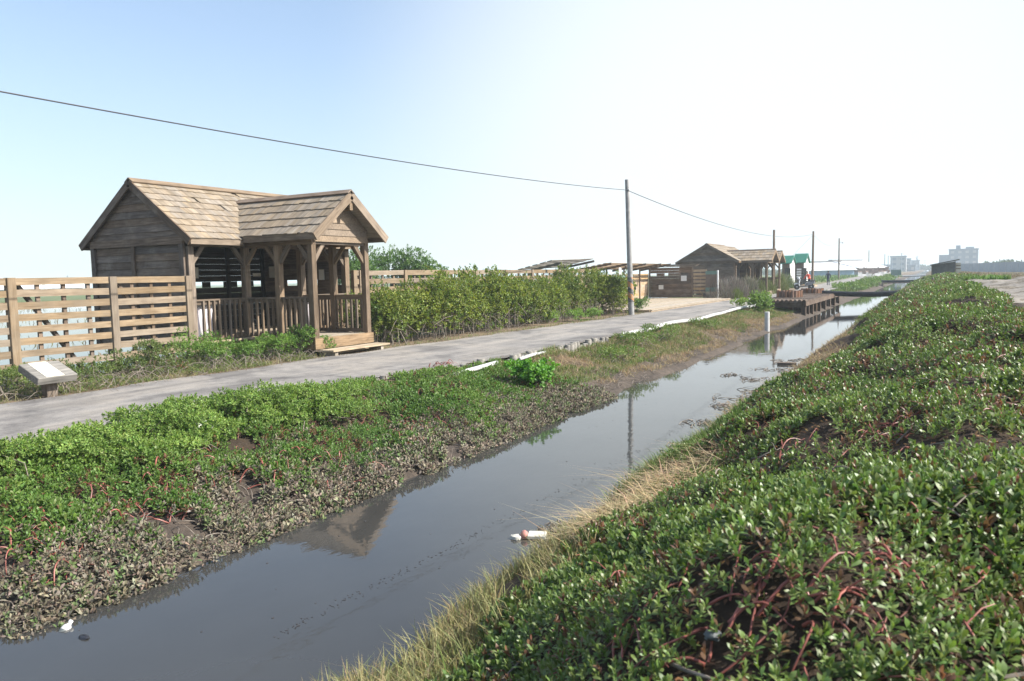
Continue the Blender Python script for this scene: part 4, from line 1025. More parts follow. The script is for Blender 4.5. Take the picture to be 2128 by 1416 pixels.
b.each('post', M['wood_dark'], root)
b = MB()
for k in range(7): b.beam((sx0-.15, sy0-.35+k*.75, 2.58), (sx1+.35, sy0-.35+k*.75, 3.08), .74, .11)
b.build('roof', M['dark_sheet'], root)
b = MB(); b.box(sx1+.065, sx1+.5, sy0+.1, sy0+.16, szb-.1, 2.75); b.build('door', M['foam'], root)
b = MB(); b.box(sx1+.065, sx1+.5, sy0+.07, sy0+.098, 2.1, 2.2); b.box(sx1+.065, sx1+.5, sy0+.07, sy0+.098, 2.42, 2.5); b.each('hinge', M['wood_dark'], root)
p = un(1938, 592, 1.3); gz = float(ground_z(p[0], p[1])); b = MB(); b.lathe((p[0], p[1], gz-.2), [(.07, 0), (.07, .72), (.055, .75)], 8)
tag(b.build('stake', M['wood_grey'], loc=(p[0], p[1], gz)), 'short grey wooden stake on the levee in front of the tin shed', 'stake')

# ------------------------------------------------------------------ people
def skin_body(name, verts, edges, radii, zones, root_i, parent, mats, loc):
    me = bpy.data.meshes.new(name+'_cage'); me.from_pydata(verts, edges, []); o = bpy.data.objects.new(name+'_cage', me); COL.objects.link(o)
    md = o.modifiers.new('skin', 'SKIN'); md.use_smooth_shade = True
    for i, r in enumerate(radii):
        sv = me.skin_vertices[0].data[i]; sv.radius = (r if isinstance(r, tuple) else (r, r)); sv.use_root = (i == root_i)
    ss = o.modifiers.new('sub', 'SUBSURF'); ss.levels = 1; ss.render_levels = 1
    dg = bpy.context.evaluated_depsgraph_get(); dg.update()
    nm = bpy.data.meshes.new_from_object(o.evaluated_get(dg)); bpy.data.objects.remove(o)
    nm.name = name; nm.materials.clear()
    for m in mats: nm.materials.append(m)
    for p in nm.polygons: p.material_index = zones(p.center); p.use_smooth = True
    ob = bpy.data.objects.new(name, nm); COL.objects.link(ob); ob.parent = parent
    return ob
def person(loc, rz, pose, label, mats, zones, scale=1.0):
    root = empty('person', loc, label, 'person', rz=rz); root.scale = (scale,)*3
    V = []; E_ = []; R = []
    def add(p, r, par=None):
        V.append(p); R.append(r)
        if par is not None: E_.append((par, len(V)-1))
        return len(V)-1
    pel = add((0, 0, .92), (.155, .11)); bel = add((0, pose['lean']*.12, 1.08), (.145, .105), pel); che = add((0, pose['lean']*.35, 1.28), (.165, .115), bel)
    nb = add((0, pose['lean']*.5, 1.43), (.075, .07), che); nk = add((0, pose['lean']*.56+.01, 1.50), .055, nb)
    hb = add((0, pose['lean']*.62+.02, 1.57), (.075, .085), nk); hm = add((0, pose['lean']*.66+.025, 1.64), (.08, .095), hb); ht = add((0, pose['lean']*.68+.01, 1.71), (.06, .07), hm)
    add((0, pose['lean']*.66+.13, 1.61), .012, hm)      # nose
    for s in (-1, 1):
        add((s*.085, pose['lean']*.65+.01, 1.615), .016, hm)  # ears
        sh = add((s*.19, pose['lean']*.42, 1.39), .062, che)
        el, ha = pose['arm'][0 if s < 0 else 1]
        e = add(el, .047, sh); w = add(ha, .033, e)
        d = unit(V3(ha)-V3(el)); pm = add(tuple(V3(ha)+d*.06), (.036, .02), w)
        for k in range(4): 
            o_ = V3((0, (k-1.5)*.019, 0)); f1 = add(tuple(V3(ha)+d*(.105-.006*abs(k-1.4))+o_), .009, pm); add(tuple(V3(ha)+d*(.15-.012*abs(k-1.3))+o_+V3((-s*.012, .0, 0))), .007, f1)
        t1 = add(tuple(V3(ha)+d*.05+V3((-s*.01, .045, 0))), .011, pm); add(tuple(V3(ha)+d*.085+V3((-s*.015, .06, 0))), .008, t1)
        hp = add((s*.09, 0, .86), .092, pel); kn, an, to = pose['leg'][0 if s < 0 else 1]
        k_ = add(kn, .062, hp); a_ = add(an, .045, k_); add((an[0], an[1]-.05, .035), .035, a_); tt = add(to, (.042, .03), a_)
    bd = skin_body('body', V, E_, R, zones, 0, root, mats, loc)
    b = MB(); c = V3((0, pose['lean']*.66+.0, 1.645))
    pr_ = [(.02, .105), (.06, .09), (.09, .05), (.098, 0), (.092, -.05), (.08, -.085)]
    b.lathe(c-V3((0, .012, 0)), [(r*1.0, h) for r, h in pr_], 14); h = b.build('hair', M['hair'], smooth=True); h.parent = root
    return root, bd
def z_walk(c):
    if c[2] > 1.49: return 0
    if (abs(c[0]) > .22 and c[2] < .83): return 0
    if c[2] < .09: return 2
    return 1
walk = {'lean': .02, 'arm': [((-.27, -.06, 1.14), (-.25, .04, .90)), ((.27, .05, 1.14), (.25, .16, .92))],
        'leg': [((-.09, .10, .49), (-.09, -.02, .09), (-.10, .12, .035)), ((.10, -.02, .48), (.10, -.24, .12), (.11, -.12, .04))]}
person((-10.13, 91.2, .606), rad(8), walk, 'person in a dark navy suit walking away along the far road', [M['skin'], M['navy'], M['black_cloth']], z_walk, .94)
def z_red(c):
    if c[2] > 1.49: return 0
    if c[2] > .98: return 1
    if c[2] < .09: return 2
    return 2
lean = {'lean': .5, 'arm': [((-.27, .34, 1.12), (-.22, .52, .98)), ((.27, .34, 1.12), (.22, .52, .98))],
        'leg': [((-.10, .05, .48), (-.10, -.02, .09), (-.11, .12, .035)), ((.10, .03, .48), (.10, -.04, .09), (.11, .1, .035))]}
sp = un(1660, 602, .606)
person((sp[0]+.6, sp[1]+2.2, .606), rad(150), lean, 'person with black hair and a bright orange-red top bending behind the scooter', [M['skin'], M['red_cloth'], M['black_cloth']], z_red, .95)

# ------------------------------------------------------------------ scooter
S = empty('scooter', (sp[0]+.45, sp[1], .606), 'white and grey motor scooter parked at the road side near the pier', 'scooter', rz=rad(18))
def sc(mb, name, mat, parent=S, smooth=True):
    o = mb.build(name, M[mat], smooth=smooth); o.parent = parent; return o
for i, xx in enumerate((-.62, .62)):
    b = MB(); w = [(.16, -.045), (.225, -.05), (.25, -.025), (.25, .025), (.225, .05), (.16, .045)]
    b.lathe((xx, 0, .25), w, 20, axis=(0, 1, 0)); wh = sc(b, 'wheel', 'rubber')
    b = MB(); b.lathe((xx, 0, .25), [(.02, -.05), (.155, -.03), (.155, .03), (.02, .05)], 14, axis=(0, 1, 0)); sc(b, 'rim', 'chrome', wh)
b = MB(); b.tube([(-.62, 0, .42), (-.60, 0, .52), (-.48, 0, .62), (-.36, 0, .95)], [.07, .085, .06, .05], 8); sc(b, 'fork', 'scooter_grey')
b = MB(); b.tube([(-.86, 0, .44), (-.72, 0, .53), (-.54, 0, .54), (-.42, 0, .44)], [.03, .075, .08, .04], 10); sc(b, 'front_fender', 'scooter_white')
b = MB(); b.prism([(-.46, -.2, .30), (-.46, .2, .30), (-.52, .23, .62), (-.40, .17, .98), (-.40, -.17, .98), (-.52, -.23, .62)], (.08, 0, .0)); o = sc(b, 'leg_shield', 'scooter_white', smooth=False); o.modifiers.new('b', 'BEVEL').width = .03
b = MB(); b.box(-.42, .18, -.17, .17, .27, .35); sc(b, 'floorboard', 'scooter_grey', smooth=False)
b = MB(); b.prism([(.05, -.17, .36), (.2, -.19, .66), (.85, -.15, .72), (.98, -.1, .62), (.6, -.18, .38)], (0, .34, 0)); o = sc(b, 'rear_body', 'scooter_grey', smooth=False); o.modifiers.new('b', 'BEVEL').width = .05
b = MB(); b.prism([(.15, -.13, .67), (.18, -.13, .78), (.45, -.13, .76), (.6, -.13, .82), (.95, -.13, .80), (.9, -.13, .72)], (0, .26, 0)); o = sc(b, 'seat', 'rubber', smooth=False); o.modifiers.new('b', 'BEVEL').width = .03
b = MB(); b.tube([(-.24, -.34, 1.02), (-.33, -.1, 1.0), (-.33, .1, 1.0), (-.24, .34, 1.02)], .018, 8); hb_ = sc(b, 'handlebar', 'rubber')
b = MB(); b.lathe((-.46, 0, 1.0), [(.03, -.14), (.11, -.06), (.13, 0), (.10, .07), (.03, .1)], 12, axis=(1, .0, .15)); sc(b, 'headlamp_cowl', 'scooter_white')
b = MB(); b.lathe((-.585, 0, .985), [(.01, -.02), (.06, -.01), (.07, .02)], 12, axis=(1, 0, .15)); sc(b, 'headlight', 'lamp_glass')
for s in (-1, 1):
    b = MB(); b.tube([(-.28, s*.22, 1.02), (-.27, s*.3, 1.22)], .008, 6); b.lathe((-.27, s*.31, 1.27), [(.01, -.02), (.06, -.01), (.06, .01), (.01, .02)], 10, axis=(1, 0, 0)); sc(b, 'mirror', 'scooter_grey')
b = MB(); b.box(.97, 1.0, -.07, .07, .62, .69); sc(b, 'tail_light', 'red_lens', smooth=False)
b = MB(); b.tube([(.3, .2, .3), (.55, .22, .3), (.95, .22, .36)], [.03, .055, .05], 10); sc(b, 'exhaust', 'chrome')
b = MB(); b.tube([(.75, -.12, .8), (1.0, -.1, .86), (1.0, .1, .86), (.75, .12, .8)], .015, 6); sc(b, 'grab_rail', 'chrome')

# ------------------------------------------------------------------ litter in and by the canal
p = un(143, 1303, .0)
root = empty('plastic_bottle', (p[0], p[1], 0), 'white plastic bottle floating near the muddy left bank', 'bottle')
ax = unit((-.12, .55, .42)); b = MB(); b.lathe(V3((p[0], p[1], .012))-ax*.06, [(.003, -.02), (.03, -.018), (.034, .0), (.034, .035), (.027, .052), (.015, .064), (.012, .076)], 16, axis=ax); b.build('bottle_body', M['white_pvc'], root, smooth=True)
b = MB(); b.lathe(V3((p[0], p[1], .015))-ax*.06, [(.0345, -.012), (.0348, .014)], 16, axis=ax); b.build('label_band', M['dark_sheet'], root, smooth=True)
b = MB(); b.lathe(V3((p[0], p[1], .015))+ax*.014, [(.0145, 0), (.0145, .016), (.01, .018)], 12, axis=ax); b.build('cap', M['white_paint'], root, smooth=True)
def lump(name, c, s, mat, label, cat, seed=1, rough=.35):
    random.seed(seed); b = MB(); n, m = 12, 7; vs = []
    for i in range(m+1):
        for k in range(n):
            th = math.pi*i/m; ph = 2*math.pi*k/n; q = 1+random.uniform(-rough, rough)*.6
            vs.append((c[0]+s[0]*math.sin(th)*math.cos(ph)*q, c[1]+s[1]*math.sin(th)*math.sin(ph)*q, c[2]+s[2]*math.cos(th)*q))
    fs = [(i*n+k, (i+1)*n+k, (i+1)*n+(k+1) % n, i*n+(k+1) % n) for i in range(m) for k in range(n)]
    b.add(vs, fs); o = b.build(name, M[mat], smooth=True, loc=c); tag(o, label, cat); return o
p = un(175, 1326, 0); lump('sodden_lump', (p[0], p[1], .005), (.045, .024, .012), 'black_bag', 'dark sodden scrap floating just right of the white bottle', 'litter', 3)
p = un(1090, 1119, 0); lump('foam_ball', (p[0], p[1], .03), (.038, .038, .042), 'pink_foam', 'pinkish round foam lump floating by the right grass', 'litter', 4, .08)
p = un(1079, 1121, 0); lump('foam_chunk', (p[0]-.03, p[1], .01), (.055, .05, .028), 'foam', 'mossy white foam chunk touching the pink lump on its left', 'litter', 5, .3)
p = un(1112, 1117, 0); b = MB(); b.obox((p[0]+.02, p[1], .022), V3((.075, .03, 0)), V3((-.025, .065, .0)), V3((0, 0, .017))); tag(b.build('foam_slab', M['foam'], bevel=.006, loc=(p[0], p[1], 0)), 'flat white foam slab floating just right of the pink lump', 'litter')
p = un(1635, 758, 0); b = MB(); b.obox((p[0], p[1], .02), V3((.22, .04, 0)), V3((-.02, .1, 0)), V3((0, 0, .03))); tag(b.build('drift_board', M['wood_pier'], loc=(p[0], p[1], 0)), 'short brown board stranded at the far right waterline', 'litter')
def bag(c, s, mat, label, seed):
    o = lump('plastic_bag', c, s, mat, label, 'plastic bag', seed, .55); return o
p = un(420, 884, .62); bag((p[0], p[1], .60), (.10, .13, .07), 'white_pvc', 'torn white plastic bag caught in the bushes under the near road edge', 11)
p = un(108, 938, .5); bag((p[0], p[1], .5), (.12, .15, .08), 'black_bag', 'crumpled black plastic bag in the bushes at the left edge', 12)
p = un(1480, 1335, 1.3); bag((p[0], p[1], float(ground_z(p[0], p[1]))+.05), (.022, .025, .012), 'dark_sheet', 'crumpled grey plastic scrap among the red stems', 13)
p = un(1637, 795, .2); bag((p[0], p[1], .12), (.10, .22, .07), 'foam', 'pale plastic scrap stranded on the right waterline', 15)

# ------------------------------------------------------------------ vegetation
random.seed(21); rng = np.random.default_rng(21)
def gnormal(x, y, e=.06):
    dx = (ground_z(x+e, y)-ground_z(x-e, y))/(2*e); dy = (ground_z(x, y+e)-ground_z(x, y-e))/(2*e)
    return nrm(np.stack([-dx, -dy, np.ones_like(dx)], 1))
def scatter(n, x0, x1, y0, y1): return rng.uniform(x0, x1, n), rng.uniform(y0, y1, n)
def stuff(o): return tag(o, kind='stuff')
PATCH = [(1520, 1310, .16), (1560, 1280, .13), (1480, 1350, .14), (1640, 960, .16), (1590, 985, .16), (1800, 900, .2), (1850, 885, .2), (1720, 925, .14), (1430, 1000, .1), (1880, 790, .4), (1960, 775, .4), (1700, 700, .5), (2060, 735, .5), (1870, 655, 1.0), (1945, 642, 1.1), (2080, 860, .2), (1990, 1010, .15), (1500, 1130, .1), (2110, 700, .5), (1590, 745, .25), (1830, 1180, .1), (1700, 1330, .07)]
PXY = []
for (a_, b_, r_) in PATCH:
    q = un(a_, b_, 1.3)
    for _ in range(4): q = un(a_, b_, float(ground_z(q[0], q[1]))+.06)
    PXY.append((q[0], q[1], r_*.8))
def patchmask(x, y):
    m = np.zeros_like(x)
    for (a_, b_, r_) in PXY: m = np.maximum(m, np.exp(-(((x-a_)**2+((y-b_)/1.25)**2)/r_**2)))
    return m
# right bank purslane carpet
lb = LB()
GR = [(.074, .122, .034), (.138, .196, .054), (.205, .24, .08)]
for (y0, y1, dens, k, L, W, fine, xr) in [(.3, 3.2, 980, 9, .050, .0165, True, 1.3), (3.2, 7.5, 760, 8, .052, .0175, True, 1.6), (7.5, 14, 400, 7, .062, .022, True, 2.2), (14, 26, 170, 7, .085, .032, False, 1.75), (26, 48, 70, 6, .13, .05, False, 1.8), (48, 95, 24, 6, .2, .085, False, 2.6)]:
    n = int(dens*(y1-y0)*(xr+2.4)); x, y = scatter(n, -2.4, xr, y0, y1); z = ground_z(x, y)
    d = vnoise(x, y, .55, 31)*.6+vnoise(x, y, .22, 32)*.4
    pm = patchmask(x, y)
    keep = (z > .58+.28*(vnoise(x, y, .9, 33)-.5)+.06*np.clip((y-8)/6, 0, 1)) & (d > .25+.1*rng.uniform(-1, 1, n)) & (rng.uniform(0, 1, n) > pm*.55)
    if y0 > 13: keep &= x < 1.45+.5*(vnoise(x, y, 1.5, 34)-.5)+np.where(y > 46, 1.2, 0)
    if y0 >= 48: keep &= rng.uniform(0, 1, n) < np.where(vnoise(x, y, 4, 35) > .42, .9, .15)
    x, y, z = x[keep], y[keep], z[keep]
    P = np.stack([x, y, z+rng.uniform(.0, .045, len(x))*(1 if fine else 1.8)], 1); N = nrm(gnormal(x, y)*.7+np.array([.12, -.05, .55])+rng.normal(0, .34, (len(x), 3)))
    t = vnoise(x, y, 1.3, 36)*.6+rng.uniform(0, .4, len(x))
    C = mixc(GR[0], GR[1], np.clip(t*1.3, 0, 1)); C = C*(1-.5*np.clip(t-.62, 0, 1)[:, None])+np.array(GR[2])*.5*np.clip(t-.62, 0, 1)[:, None]
    red = rng.uniform(0, 1, len(x)) < .06+.14*(vnoise(x, y, .8, 38) > .6)+.25*patchmask(x, y); C[red] = mixc((.10, .06, .035), (.2, .11, .06), rng.uniform(0, 1, int(red.sum())))
    lv = .62+.7*vnoise(x, y, .45, 37)+rng.uniform(-.1, .15, len(x))
    sprigs(lb, P, N, k, L*lv, W*lv, C, fine, stem=.045 if fine else .07, amin=12, amax=84)
stuff(lb.build('bank_purslane', M['leaf']))
# dead leaves and litter under the carpet, low yellowing leaves
lb = LB(); n = 26000; x, y = scatter(n, -2.3, 1.6, .4, 16); z = ground_z(x, y); keep = z > .45; x, y, z = x[keep], y[keep], z[keep]
A = nrm(np.stack([rng.normal(0, 1, len(x)), rng.normal(0, 1, len(x)), rng.normal(.15, .2, len(x))], 1)); N = nrm(gnormal(x, y)+rng.normal(0, .3, (len(x), 3)))
C = jitter(mixc((.10, .06, .035), (.22, .13, .06), rng.uniform(0, 1, len(x))), .4)
lb.leaves(np.stack([x, y, z+.012], 1), A, N, .035, .012, C, False); stuff(lb.build('leaf_litter', M['grass']))
# red creeping stems
b = MB()
def stem(x, y, L, r, up=.12, n=6):
    a = random.uniform(0, 6.28); pts = []; cx, cy = x, y; n = int(n*1.7); up *= .5+.5*random.random(); bend = random.uniform(-.28, .28)
    for i in range(n+1):
        t = i/n; pts.append((cx, cy, float(ground_z(cx, cy))+.012+up*math.sin(math.pi*min(1, t*1.1)))); a += bend+random.uniform(-.16, .16)
        cx += math.cos(a)*L/n; cy += math.sin(a)*L/n
    b.tube(pts, [r*(1.1-.65*i/n)*random.uniform(.85, 1.15) for i in range(n+1)], 6, True)
    if r > .0042 and random.random() < .6:
        k = random.randrange(1, n); q = V3(pts[k]); d = V3((math.cos(a+1.2), math.sin(a+1.2), random.uniform(.1, .6)))*L*.3
        b.tube([q, q+d*.55+V3((0, 0, .012)), q+d], [r*.6, r*.5, r*.25], 5, True)
for (a_, c_, r_) in PXY:
    near = c_ < 7
    for _ in range(int(5 if near else 9)):
        stem(a_+random.gauss(0, r_*.55), c_+random.gauss(0, r_*.6), random.uniform(.12, .34)*(1 if near else 1.8), random.uniform(.003, .0055)*(1 if near else 1.5), random.uniform(.02, .08))
for _ in range(420):
    x = random.uniform(-1.7, 1.2); y = random.uniform(.9, 9); stem(x, y, random.uniform(.1, .3), random.uniform(.003, .0055), random.uniform(.03, .09), 4)
stuff(b.build('creeping_stems', M['stem_red'], smooth=True))
b = MB()
for _ in range(160):
    x = random.uniform(-1.9, 1.2); y = random.uniform(1, 12); stem(x, y, random.uniform(.15, .5), random.uniform(.003, .006), random.uniform(.03, .1), 4)
stuff(b.build('dry_stems', M['root'], smooth=True))

# left bank carpet: green above, mud-coated below
lg, lm = LB(), LB()
for (y0, y1, dens, k, L, W) in [(1.2, 7, 620, 8, .06, .021), (7, 13.5, 540, 8, .062, .023), (13.5, 19, 200, 7, .07, .026)]:
    n = int(dens*(y1-y0)*3.3); x, y = scatter(n, -8.7, -5.18, y0, y1); z = ground_z(x, y)
    d = vnoise(x, y, .5, 41)*.6+vnoise(x, y, .2, 42)*.4
    edge = np.interp(y, PRy, PRx)+.16+.4*np.clip((6.5-y)/2, 0, 1)
    keep = (z > -.14) & (d > .31) & (x > edge)
    mudl = .20+.2*(vnoise(x, y, .8, 43)-.5)
    if y0 >= 13: keep &= (z > .25) & (rng.uniform(0, 1, n) < np.clip((19-y)/5.5, 0, 1)*.9) & (vnoise(x, y, 1.4, 44) > .42)
    x, y, z, mudl = x[keep], y[keep], z[keep], mudl[keep]
    P = np.stack([x, y, z+rng.uniform(0, .07, len(x))], 1); N = nrm(gnormal(x, y)*.5+np.array([.25, -.1, .6])+rng.normal(0, .36, (len(x), 3)))
    t = vnoise(x, y, 1.0, 45)*.6+rng.uniform(0, .4, len(x))
    up = np.clip((z-.36)/.2, 0, 1)
    C = mixc((.062, .125, .028), (.165, .25, .055), np.clip(t*.75+.35*up, 0, 1))
    mud = np.clip((mudl-z)/.2+.45, 0, 1); mud = np.where(rng.uniform(0, 1, len(x)) < mud, 1, 0)
    s = mud > .5
    Cm = mixc((.10, .084, .058), (.25, .218, .16), rng.uniform(0, 1, int(s.sum()))**1.4); gr = rng.uniform(0, 1, len(Cm)) < .17; Cm[gr] = np.array([.12, .165, .065])
    lv = .7+.65*vnoise(x, y, .6, 46); sprigs(lm, P[s], N[s], k, L*1.05*lv[s], W*.95*lv[s], Cm, True, .05, 10, 95, var=.3)
    red = rng.uniform(0, 1, len(x)) < .05+.16*(vnoise(x, y, .7, 47) > .62); C[red] = np.array([.14, .075, .04])
    sprigs(lg, P[~s], N[~s], k, L*lv[~s], W*lv[~s], C[~s], True, .055, 12, 84)
stuff(lg.build('bank_herbs', M['leaf_soft'])); stuff(lm.build('muddy_herbs', M['mudleaf']))
b = MB()
LP = [(350, 985), (410, 960), (420, 930), (300, 1040), (230, 1010), (90, 1080), (530, 965), (610, 935), (690, 960), (830, 870), (850, 890), (870, 860), (910, 780), (925, 795), (700, 930), (40, 1115), (560, 950), (140, 1120), (330, 1010)]
for (a_, c_) in LP:
    q = un(a_, c_, .4)
    for _ in range(13): stem(q[0]+random.gauss(0, .13), q[1]+random.gauss(0, .16), random.uniform(.12, .36), random.uniform(.004, .008), random.uniform(.03, .15))
for _ in range(260): stem(random.uniform(-8, -5.9), random.uniform(2, 13), random.uniform(.1, .3), random.uniform(.003, .006), random.uniform(.04, .13), 4)
stuff(b.build('creeping_stems', M['stem_red'], smooth=True))
b = MB()
for _ in range(420): stem(random.uniform(-6.4, -5.35), random.uniform(2, 16), random.uniform(.15, .5), random.uniform(.0025, .0055), random.uniform(.02, .1), 5)
for _ in range(200): stem(random.uniform(-7.4, -5.5), random.uniform(11, 26), random.uniform(.2, .6), random.uniform(.003, .006), random.uniform(.02, .12), 5)
stuff(b.build('dry_stems', M['root'], smooth=True))

# grasses
def grass(name, n, x0, x1, y0, y1, h, w, cols, lean=.6, keep=None, zoff=0, lay=0, seed=0):
    x, y = scatter(n, x0, x1, y0, y1); z = ground_z(x, y)
    if keep is not None:
        k = keep(x, y, z); x, y, z = x[k], y[k], z[k]
    n = len(x)
    D = nrm(np.stack([rng.normal(0, .25+lay, n), rng.normal(0, .25+lay, n), np.ones(n)*(1-.75*min(lay, 1))], 1)); ln = np.stack([rng.normal(0, lean, n), rng.normal(0, lean, n), rng.uniform(-.25, .05, n)], 1)
    t = np.clip(vnoise(x, y, .7, 51+seed)*.7+rng.uniform(-.1, .5, n), 0, 1)
    C = jitter(mixc(cols[0], cols[1], t), .3); H = rng.uniform(.45, 1.1, n)*h
    lb = LB(); lb.blades(np.stack([x, y, z+zoff-.01], 1), D, H, w, C, ln); return stuff(lb.build(name, M['grass']))
TAN = (.34, .265, .15); DRY = (.22, .17, .10); OLV = (.115, .15, .045); GRN = (.09, .17, .035); BRN = (.14, .10, .065)
grass('bank_grass', 12500, -3.0, -1.75, 1.2, 5.6, .21, .0062, ((.12, .17, .045), TAN), .5, lambda x, y, z: (z > -.05) & (z < .62+.2*(vnoise(x, y, .5, 3)-.5)) & (vnoise(x, y, .35, 52) > .36))
grass('bank_grass', 4200, -2.95, -1.7, 6.6, 9.5, .2, .007, (GRN, OLV), .5, lambda x, y, z: (z > .12) & (z < .72))
grass('bank_grass', 9000, -3.0, -1.6, 8.5, 30, .18, .012, (DRY, TAN), .8, lambda x, y, z: (z > .02) & (z < .55) & (vnoise(x, y, .9, 53) > .3), lay=.35)
grass('bank_grass', 4000, -3.0, -1.2, 30, 90, .3, .03, (OLV, DRY), .6, lambda x, y, z: (z > .02) & (z < .9))
grass('carpet_grass', 2600, -1.8, 1.3, .8, 14, .13, .0045, (OLV, TAN), .7, lambda x, y, z: (z > .7) & (vnoise(x, y, 1.1, 58) > .5), .02)
sa, sb = un(1290, 1110, .5), un(1440, 1015, .55)
def instraw(x, y, z):
    t = np.clip(((x-sa[0])*(sb[0]-sa[0])+(y-sa[1])*(sb[1]-sa[1]))/((sb[0]-sa[0])**2+(sb[1]-sa[1])**2), -.1, 1.15); d = np.hypot(x-sa[0]-(sb[0]-sa[0])*t, y-sa[1]-(sb[1]-sa[1])*t)
    return (d < .3*np.sqrt(rng.uniform(0, 1, len(x))+.1)) & (z < .85)
grass('straw_pile', 16000, -2.7, -1.2, 4.2, 7.4, .34, .007, (TAN, (.46, .36, .22)), .9, instraw, .05, lay=1.4)
grass('straw_pile', 6000, -2.75, -1.6, 8.5, 18, .3, .009, (BRN, TAN), .9, lambda x, y, z: (z > .05) & (z < .5) & (vnoise(x, y, 1.7, 54) > .55), .03, lay=1.3)
grass('dry_grass', 34000, -7.7, -5.45, 12.0, 40, .2, .010, (DRY, TAN), .7, lambda x, y, z: (z > .08) & (x > np.interp(y, PRy, PRx)+.05) & (rng.uniform(0, 1, len(x)) < np.clip((y-11.5)/3.5, 0, 1)) & (vnoise(x, y, .8, 55) > .25), lay=.35)
grass('verge_grass', 40000, -7.9, -6.0, 12.5, 41, .15, .011, (GRN, (.16, .19, .06)), .5, lambda x, y, z: (x > np.interp(y, PRy, PRx)+.02) & (vnoise(x, y, 1.5, 56)+.35*(-6.7-x) > .3))
grass('bank_grass', 6000, -7.9, -5.7, 56, 160, .45, .05, (GRN, OLV), .5, lambda x, y, z: (z > .22) & (x > np.interp(y, PRy, PRx)+.1))
grass('verge_grass', 9000, -14.5, -11.9, 1, 13.3, .2, .008, (OLV, TAN), .7, lambda x, y, z: (x < np.interp(y, PLy, PLx)-.02), lay=.3)
grass('verge_grass', 2500, -12.3, -11.2, 14.5, 33, .14, .010, (GRN, OLV), .6, lambda x, y, z: (x < np.interp(y, PLy, PLx)-.02) & (x > np.interp(y, PLy, PLx)-.35))
grass('far_grass', 9000, -45, -12.5, 118, 300, .8, .22, (GRN, (.12, .17, .05)), .5, lambda x, y, z: x < np.interp(y, PLy, PLx)-.6)
grass('marsh_grass', 16000, 2.0, 22, 55, 180, .45, .08, (BRN, (.2, .175, .10)), .5, lambda x, y, z: vnoise(x, y, 8, 57) > .25)
grass('marsh_grass', 2600, 1.3, 3.3, 44, 50, .35, .05, (GRN, (.13, .22, .05)), .4)
grass('marsh_grass', 6000, -17.5, -14.9, 0, 36, .4, .02, (OLV, DRY), .5)
grass('marsh_grass', 7000, -90, -17.5, -8, 68, .5, .05, (OLV, DRY), .5, lambda x, y, z: vnoise(x, y, 5, 59) > .52, .1)
# dirt and dead leaves along both edges of the road
lb = LB(); n = 7000; y = rng.uniform(2, 40, n); sd = rng.uniform(0, 1, n) < .5; e = np.where(sd, np.interp(y, PLy, PLx), np.interp(y, PRy, PRx)); d = np.abs(rng.normal(0, .16, n))
x = np.where(sd, e+d-.06, e-d+.06); A = nrm(np.stack([rng.normal(0, 1, n), rng.normal(0, 1, n), rng.normal(.05, .08, n)], 1)); N = nrm(np.stack([rng.normal(0, .2, n), rng.normal(0, .2, n), np.ones(n)], 1))
lb.leaves(np.stack([x, y, np.full(n, .612)], 1), A, N, rng.uniform(.015, .05, n), rng.uniform(.008, .018, n), jitter(mixc((.12, .085, .05), (.30, .24, .15), rng.uniform(0, 1, n)), .3), False); stuff(lb.build('road_edge_litter', M['grass']))
# twigs and scum on the water
b = MB()
for (a_, c_, s) in [(1540, 832, .55), (1575, 815, .4), (1640, 752, .6), (1610, 770, .4), (1500, 845, .35), (1450, 880, .3), (1420, 930, .25), (1160, 1100, .14), (1130, 1108, .1), (1180, 1095, .1), (1560, 790, .3), (1520, 780, .2)]:
    q = un(a_, c_, 0)
    for _ in range(26):
        x, y = q[0]+random.gauss(0, s*.45), q[1]+random.gauss(0, s*.6); a = random.uniform(0, 6.3); L = random.uniform(.05, .3)*min(1, s*2.5)
        b.tube([(x, y, .004), (x+math.cos(a)*L*.5, y+math.sin(a)*L*.5, .012+random.random()*.03), (x+math.cos(a+.3)*L, y+math.sin(a+.3)*L, .003)], random.uniform(.003, .008), 5)
stuff(b.build('floating_twigs', M['root']))
b = MB()
for _ in range(260):
    t = random.random(); px_ = 560+(1480-560)*t; q = un(px_, 1330-(px_-560)*.512+random.gauss(0, 3), 0); s = random.uniform(.001, .0026)
    b.obox((q[0]+random.gauss(0, .02), q[1], .002), (s*2, s, 0), (-s, s, 0), (0, 0, .0012))
for _ in range(90):
    x, y = random.uniform(-5.2, -3), random.uniform(2.5, 22); s = random.uniform(.002, .006); b.obox((x, y, .002), (s, 0, 0), (0, s*1.4, 0), (0, 0, .0015))
stuff(b.build('floating_scum', M['net']))

